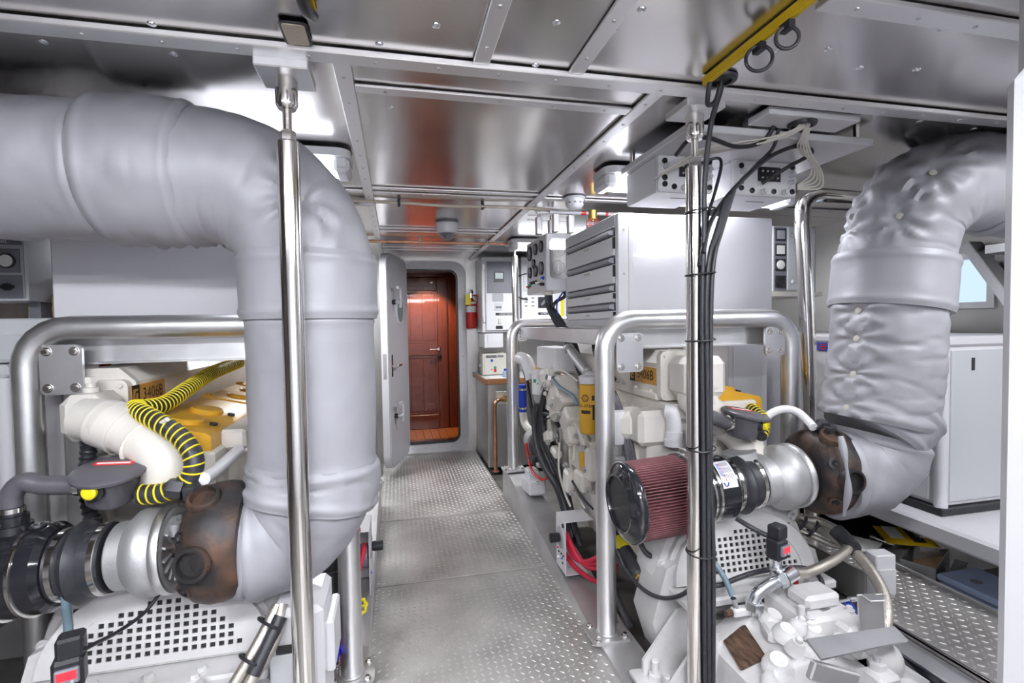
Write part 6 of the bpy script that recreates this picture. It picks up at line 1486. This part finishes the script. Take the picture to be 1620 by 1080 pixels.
# ------------------------------------------------------------------ bent stainless pipe and control panels
hose('vent_pipe', 'bent polished stainless pipe left of the right exhaust', 'pipe', [V((2.04, 2.12, .20)), V((2.03, 2.12, .8)), V((2.005, 2.12, 1.3)), V((1.975, 2.12, 1.75)), V((1.972, 2.12, 1.85)), V((1.99, 2.12, 1.925)), V((2.06, 2.125, 1.965)), V((2.2, 2.14, 1.972)), V((2.75, 2.2, 1.975))], .036, 'steel', None, 24, 10)
t = thing('control_cabinet', 'grey generator control panel with dials behind the bent pipe', 'control panel', (2.35, 2.72, 1.5))
MB().mm(2.21, 2.52, 2.60, 2.85, 1.52, 1.915, .004).build('case', 'lightgrey', t)
f = MB().mm(2.215, 2.30, 2.594, 2.60, 1.53, 1.905, .001).build('instrument_strip', 'greyface', t)
for z, k in ((1.86, 0), (1.77, 0), (1.68, 1), (1.58, 1)):
    MB().mm(2.222, 2.293, 2.590, 2.595, z-.036, z+.036, .001).build('meter', 'black', f)
    if k: MB().lathe((2.2575, 2.590, z), -Y_, [(0, .028), (.005, .026), (.006, .02)], 20).build('dial', 'paper' if z > 1.6 else 'black', f)
    else: MB().mm(2.23, 2.285, 2.588, 2.591, z-.026, z+.026).build('meter_face', 'paper' if z < 1.8 else 'panelgrey', f)
d = MB().mm(2.31, 2.505, 2.592, 2.60, 1.53, 1.905, .003).build('door', 'lightgrey', t)
for z in (1.58, 1.86): MB().lathe((2.335, 2.592, z), -Y_, [(0, .012), (.006, .011)], 10).build('latch', 'zinc', d)
MB().mm(2.15, 2.55, 2.58, 3.14, 1.49, 1.518, .002).build('shelf', 'beige', t)
for xx in (2.36, 2.5): MB().mm(xx, xx+.02, 3.0, 3.04, 1.262, 1.49).build('shelf_leg', 'alu_dull', t)
t = thing('control_cabinet', 'grey generator control panel with round meters at the left edge', 'control panel', (-1.6, 2.4, 1.42))
px0, px1, pz0, pz1, py = -1.83, -1.372, 1.468, 1.80, 2.30
MB().mm(px0, px1, py, py+.18, pz0, pz1, .004).build('case', 'lightgrey', t)
for xx in (px0+.04, px1-.04): MB().mm(xx-.02, xx+.02, py+.1, py+.16, 1.398, pz0).build('foot', 'greyface', t)
f = MB().mm(px0+.008, px1-.008, py-.005, py, pz0+.01, pz1-.008, .001).build('face', 'panelgrey', t)
for i in range(5):
    x = px1-.058-i*.09; zc = 1.625
    m = MB().mm(x-.040, x+.040, py-.009, py-.004, zc-.05, zc+.04, .002).build('meter', 'greyface', f)
    MB().lathe((x, py-.009, zc-.006), -Y_, [(0, .028), (.006, .028), (.008, .024)], 24).build('meter_ring', 'black', m); MB().lathe((x, py-.0165, zc-.006), -Y_, [(0, .023), (.001, .023)], 20).build('meter_dial', 'paper', m)
MB().mm(px0+.02, px1-.012, py-.009, py-.004, 1.68, 1.735, .001).build('title_field', 'greyface', f)
for k, s_ in enumerate(('SERIES 1', 'CONTROL', 'PANEL')): text('lettering', s_, (px1-.10, py-.0095, 1.724-.016*k), X_, Z_, .016, 'text_white', f, 'LEFT')
MB().mm(px1-.105, px1-.014, py-.009, py-.004, 1.478, 1.565, .002).build('switch_field', 'greyface', f); MB().mm(px1-.30, px1-.112, py-.009, py-.004, 1.478, 1.565, .002).build('label_field', 'greyface', f)
MB().lathe((px1-.058, py-.009, 1.52), -Y_, [(0, .014), (.016, .013)], 14).box((px1-.055, py-.022, 1.52), (.045, .012, .012), None, .002).build('selector', 'black', f)
MB().mm(px1-.20, px1-.118, py-.011, py-.009, 1.488, 1.52).build('paper_sticker', 'paper', f)
for i, (x, m, lab) in enumerate(((-1.335, 'woodtrim', 'small wooden block standing on the pale grey locker'), (-1.40, 'lightgrey', 'grey booklet standing on the pale grey locker'), (-1.46, 'black', 'black binder standing on the pale grey locker'), (-1.50, 'yellow', 'thin yellow booklet on the pale grey locker'))):
    w_ = (.04, .05, .035, .015)[i]; yy = 2.52 if i else 2.40
    t = thing('booklet' if i else 'wooden_block', lab, 'book' if i else 'block', (x, yy+.08, 1.399)); h = (.10, .06, .062, .06)[i]
    MB().mm(x-w_/2, x+w_/2, yy, yy+.16, 1.399, 1.399+h, .002).build('cover' if i else 'block', m, t)
    if i: MB().mm(x-w_/2+.003, x+w_/2-.003, yy-.001, yy+.157, 1.402, 1.396+h).build('pages', 'paper', t)
    else: MB().mm(x-w_/2+.004, x+w_/2-.004, yy-.002, yy, 1.41, 1.49).build('end_grain', 'cardboard', t)
t = thing('duct', 'dull metal duct behind the left control panel', 'duct', (-1.5, 3.1, 1.5))
MB().tube([V((-2.6, 3.05, 1.62)), V((-2.0, 3.05, 1.62)), V((-1.0, 3.05, 1.60))], .09, 20, 4).build('duct', 'alu_dull', t); MB().mm(-2.6, -1.0, 2.95, 3.15, 1.83, 1.95, .004).build('hanger', 'wallmetal', t)
# red extinguisher lying behind the left engine
q = at(210, 583, Y=2.55)
t = thing('fire_extinguisher', 'red fire extinguisher lying behind the left engine, yellow tag attached', 'fire extinguisher', q-Z_*.06)
MB().lathe(q-X_*.12, X_+V((0, .1, .05)), [(0, .03), (.02, .055), (.05, .06), (.22, .06), (.25, .05), (.27, .02)], 24).build('cylinder', 'red', t)
MB().box(q+V((.11, -.03, .01)), (.045, .004, .06), rx(0, 10, 10)).build('inspection_tag', 'yellow', t); MB().lathe(q-X_*.06, X_+V((0, .1, .05)), [(0, .0605), (.04, .0605)], 24, False).build('label', 'paper', t)
MB().mm(q.x-.14, q.x+.14, q.y-.05, q.y+.09, q.z-.11, q.z-.058, .004).build('cradle', 'white', t); MB().mm(q.x-.05, q.x+.0, q.y, q.y+.05, .45, q.z-.11).build('cradle_post', 'alu_dull', t)
MB().mm(-1.34, -1.33, 2.3, 2.9, 1.00, 1.04, .002).build('blue_stripe', 'blue', eL)
t = thing('strut', 'bare aluminium channel upright between the left arch leg and engine', 'upright', (-1.09, 2.2, 0))
a = at(112, 620, Y=2.14); MB().mm(a.x-.025, a.x+.02, 2.14, 2.18, -.08, 1.23, .002).build('channel', 'alu', t); MB().mm(a.x-.11, a.x-.04, 2.16, 2.17, -.08, 1.23, .002).build('white_strip', 'white', t)

# extra fittings low on the right engine, behind the air filter
t = thing('pre_lube_pump', 'black cylinder with yellow sticker below the right air filter', 'pump', at(985, 900, Y=2.0))
a, b = at(968, 842, Y=2.12), at(1012, 912, Y=1.90); d = (b-a).normalized()
MB().lathe(a, d, [(0, .034), (.02, .038), ((b-a).length-.02, .038), ((b-a).length, .030)], 20).build('barrel', 'rubber', t)
MB().lathe(a+d*.05, d, [(0, .0385), (.06, .0385)], 20, False).build('sticker', 'yellow', t)
MB().lathe(b, d, [(0, .026), (.01, .026), (.012, .02)], 16).build('end_plug', 'brass', t)
MB().lathe(a+V((.03, -.02, -.07)), d, [(0, .022), (.20, .022)], 14).build('lower_barrel', 'rubber', t)
t = thing('drain_fitting', 'yellow and brass drain fitting below the right air filter', 'fitting', at(1050, 880, Y=1.86))
a, b = at(1060, 862, Y=1.80), at(1046, 890, Y=1.80); d = (b-a).normalized()
MB().lathe(a, d, [(0, .012), (.01, .017), (.03, .017), (.032, .012), (.05, .012)], 12).build('valve', 'yellow', t); MB().lathe(a+d*.05, d, [(0, .013), (.03, .013)], 8).build('nipple', 'brass', t)
hose('black_hose', 'black hose looping from the drain fitting below the air filter', 'hose', [at(1064, 855, Y=1.80), at(1056, 872, Y=1.80), at(1036, 880, Y=1.82), at(1022, 874, Y=1.84), at(1012, 856, Y=1.86), at(1008, 840, Y=1.88)], .011, 'rubber')
hose('black_hose', 'black cable sagging low beside the right stanchion', 'hose', [at(975, 868, Y=1.95), at(990, 900, Y=1.90), at(1015, 930, Y=1.80), at(1045, 945, Y=1.70), at(1075, 942, Y=1.62), at(1100, 925, Y=1.60)], .008, 'rubber')
hose('black_hose', 'black hose lying along the inner side of the right foundation rail', 'hose', [at(972, 930, Y=2.1), at(985, 965, Y=2.0), at(996, 990, Y=1.92)], .014, 'rubber')
# more castings, lines and bolts on the walkway side of the right engine
for (px, py, Yd, sz, rt) in ((868, 690, 2.95, (.05, .09, .07), -20), (880, 715, 2.85, (.05, .10, .05), 15), (905, 690, 2.60, (.06, .07, .10), -35), (922, 760, 2.40, (.06, .12, .10), 0), (900, 760, 2.55, (.05, .08, .12), 10), (935, 735, 2.32, (.05, .07, .16), 0)):
    part_box(enR, 'casting', at(px, py, Y=Yd), sz, rx(rt), .012)
for (px, py, Yd) in ((872, 640, 2.80), (888, 655, 2.74), (900, 668, 2.66), (912, 690, 2.56), (880, 690, 2.84), (868, 700, 2.90), (895, 735, 2.62), (925, 742, 2.34), (930, 775, 2.32), (905, 780, 2.46)):
    MB().bolt(at(px, py, Y=Yd), V((-1, -.5, .1)), .011, .014).build('bolt', 'castalu', enR)
for (pts, m) in (([(866, 660, 2.86), (880, 652, 2.8), (898, 660, 2.7), (908, 690, 2.6), (908, 730, 2.55)], 'beige'), ([(885, 700, 2.75), (884, 740, 2.7), (892, 775, 2.62), (902, 800, 2.5)], 'beige'), ([(915, 640, 2.5), (905, 625, 2.58), (885, 612, 2.7), (875, 600, 2.8)], 'greyhose'), ([(1003, 690, 2.1), (1020, 715, 2.02), (1050, 720, 1.96)], 'cream'), ([(1000, 640, 2.2), (1010, 672, 2.1), (1030, 700, 2.02), (1060, 712, 1.96)], 'cream')):
    MB().tube(P3(pts), .006 if m != 'greyhose' else .011, 8, 6).build('fuel_line', m, enR)
hose('black_hose', 'black stay cable crossing the pump area of the right engine', 'hose', P3([(905, 760, 2.42), (920, 785, 2.36), (938, 805, 2.28)]), .006, 'rubber')
t = thing('hull_frame', 'slanting pale hull bracket beside the hull window', 'bracket', (3.05, 2.05, 1.4))
MB().box((3.08, 2.03, 1.58), (.10, .05, .40), rx(-32), .004).build('web', 'white', t); MB().box((3.07, 1.95, 1.70), (.13, .14, .05), None, .004).build('gusset', 'alu', t)

t = thing('edge_channel', 'tan metal channel along the inner edge of the right platform', 'channel', (1.74, 1.2, 0))
MB().mm(1.735, 1.797, .70, 1.62, -.08, .165, .004).build('web', 'alu_dull', t); MB().mm(1.70, 1.798, .70, 1.62, .166, .178, .002).build('flange', 'alu', t)

# ports, plugs and bosses scattered over the right gearbox
for i, (px, py, zz, rr, hh) in enumerate(((1232, 1040, .30, .026, .035), (1262, 1012, .33, .018, .03), (1288, 990, .34, .020, .03), (1266, 978, .37, .016, .02), (1245, 990, .35, .022, .025), (1308, 1032, .30, .022, .03), (1238, 1068, .27, .028, .03), (1282, 1062, .27, .020, .03), (1224, 968, .33, .024, .03), (1296, 1012, .33, .015, .025))):
    p = at(px, py, Z=zz); d = V((.1*((i*3) % 5-2), -.35, 1)).normalized()
    hh *= .35; rr *= 1.1; p = p-Z_*.012
    b = MB().lathe(p-d*.03, d, [(0, rr*1.7), (.02, rr*1.5), (.03, rr*1.12), (.03+hh*.5, rr), (.03+hh, rr*.92)], 18).build('port_boss', 'gear', gR)
    if i % 2: MB().hexn(p+d*hh, d, .012, rr*.6).build('plug', 'gear', b)
    else: MB().lathe(p+d*(hh-.001), d, [(0, rr*.55), (.002, rr*.5)], 14).build('plug', 'gear', b)
for (px, py, zz, sz, rz) in ((1250, 1003, .31, (.09, .05, .05), 15), (1222, 1000, .30, (.05, .08, .04), -20), (1275, 1035, .28, (.07, .06, .05), 30), (1302, 975, .33, (.06, .05, .06), 10)):
    MB().box(at(px, py, Z=zz), sz, rx(0, 0, rz), .010).build('valve_lug', 'gear', gR)
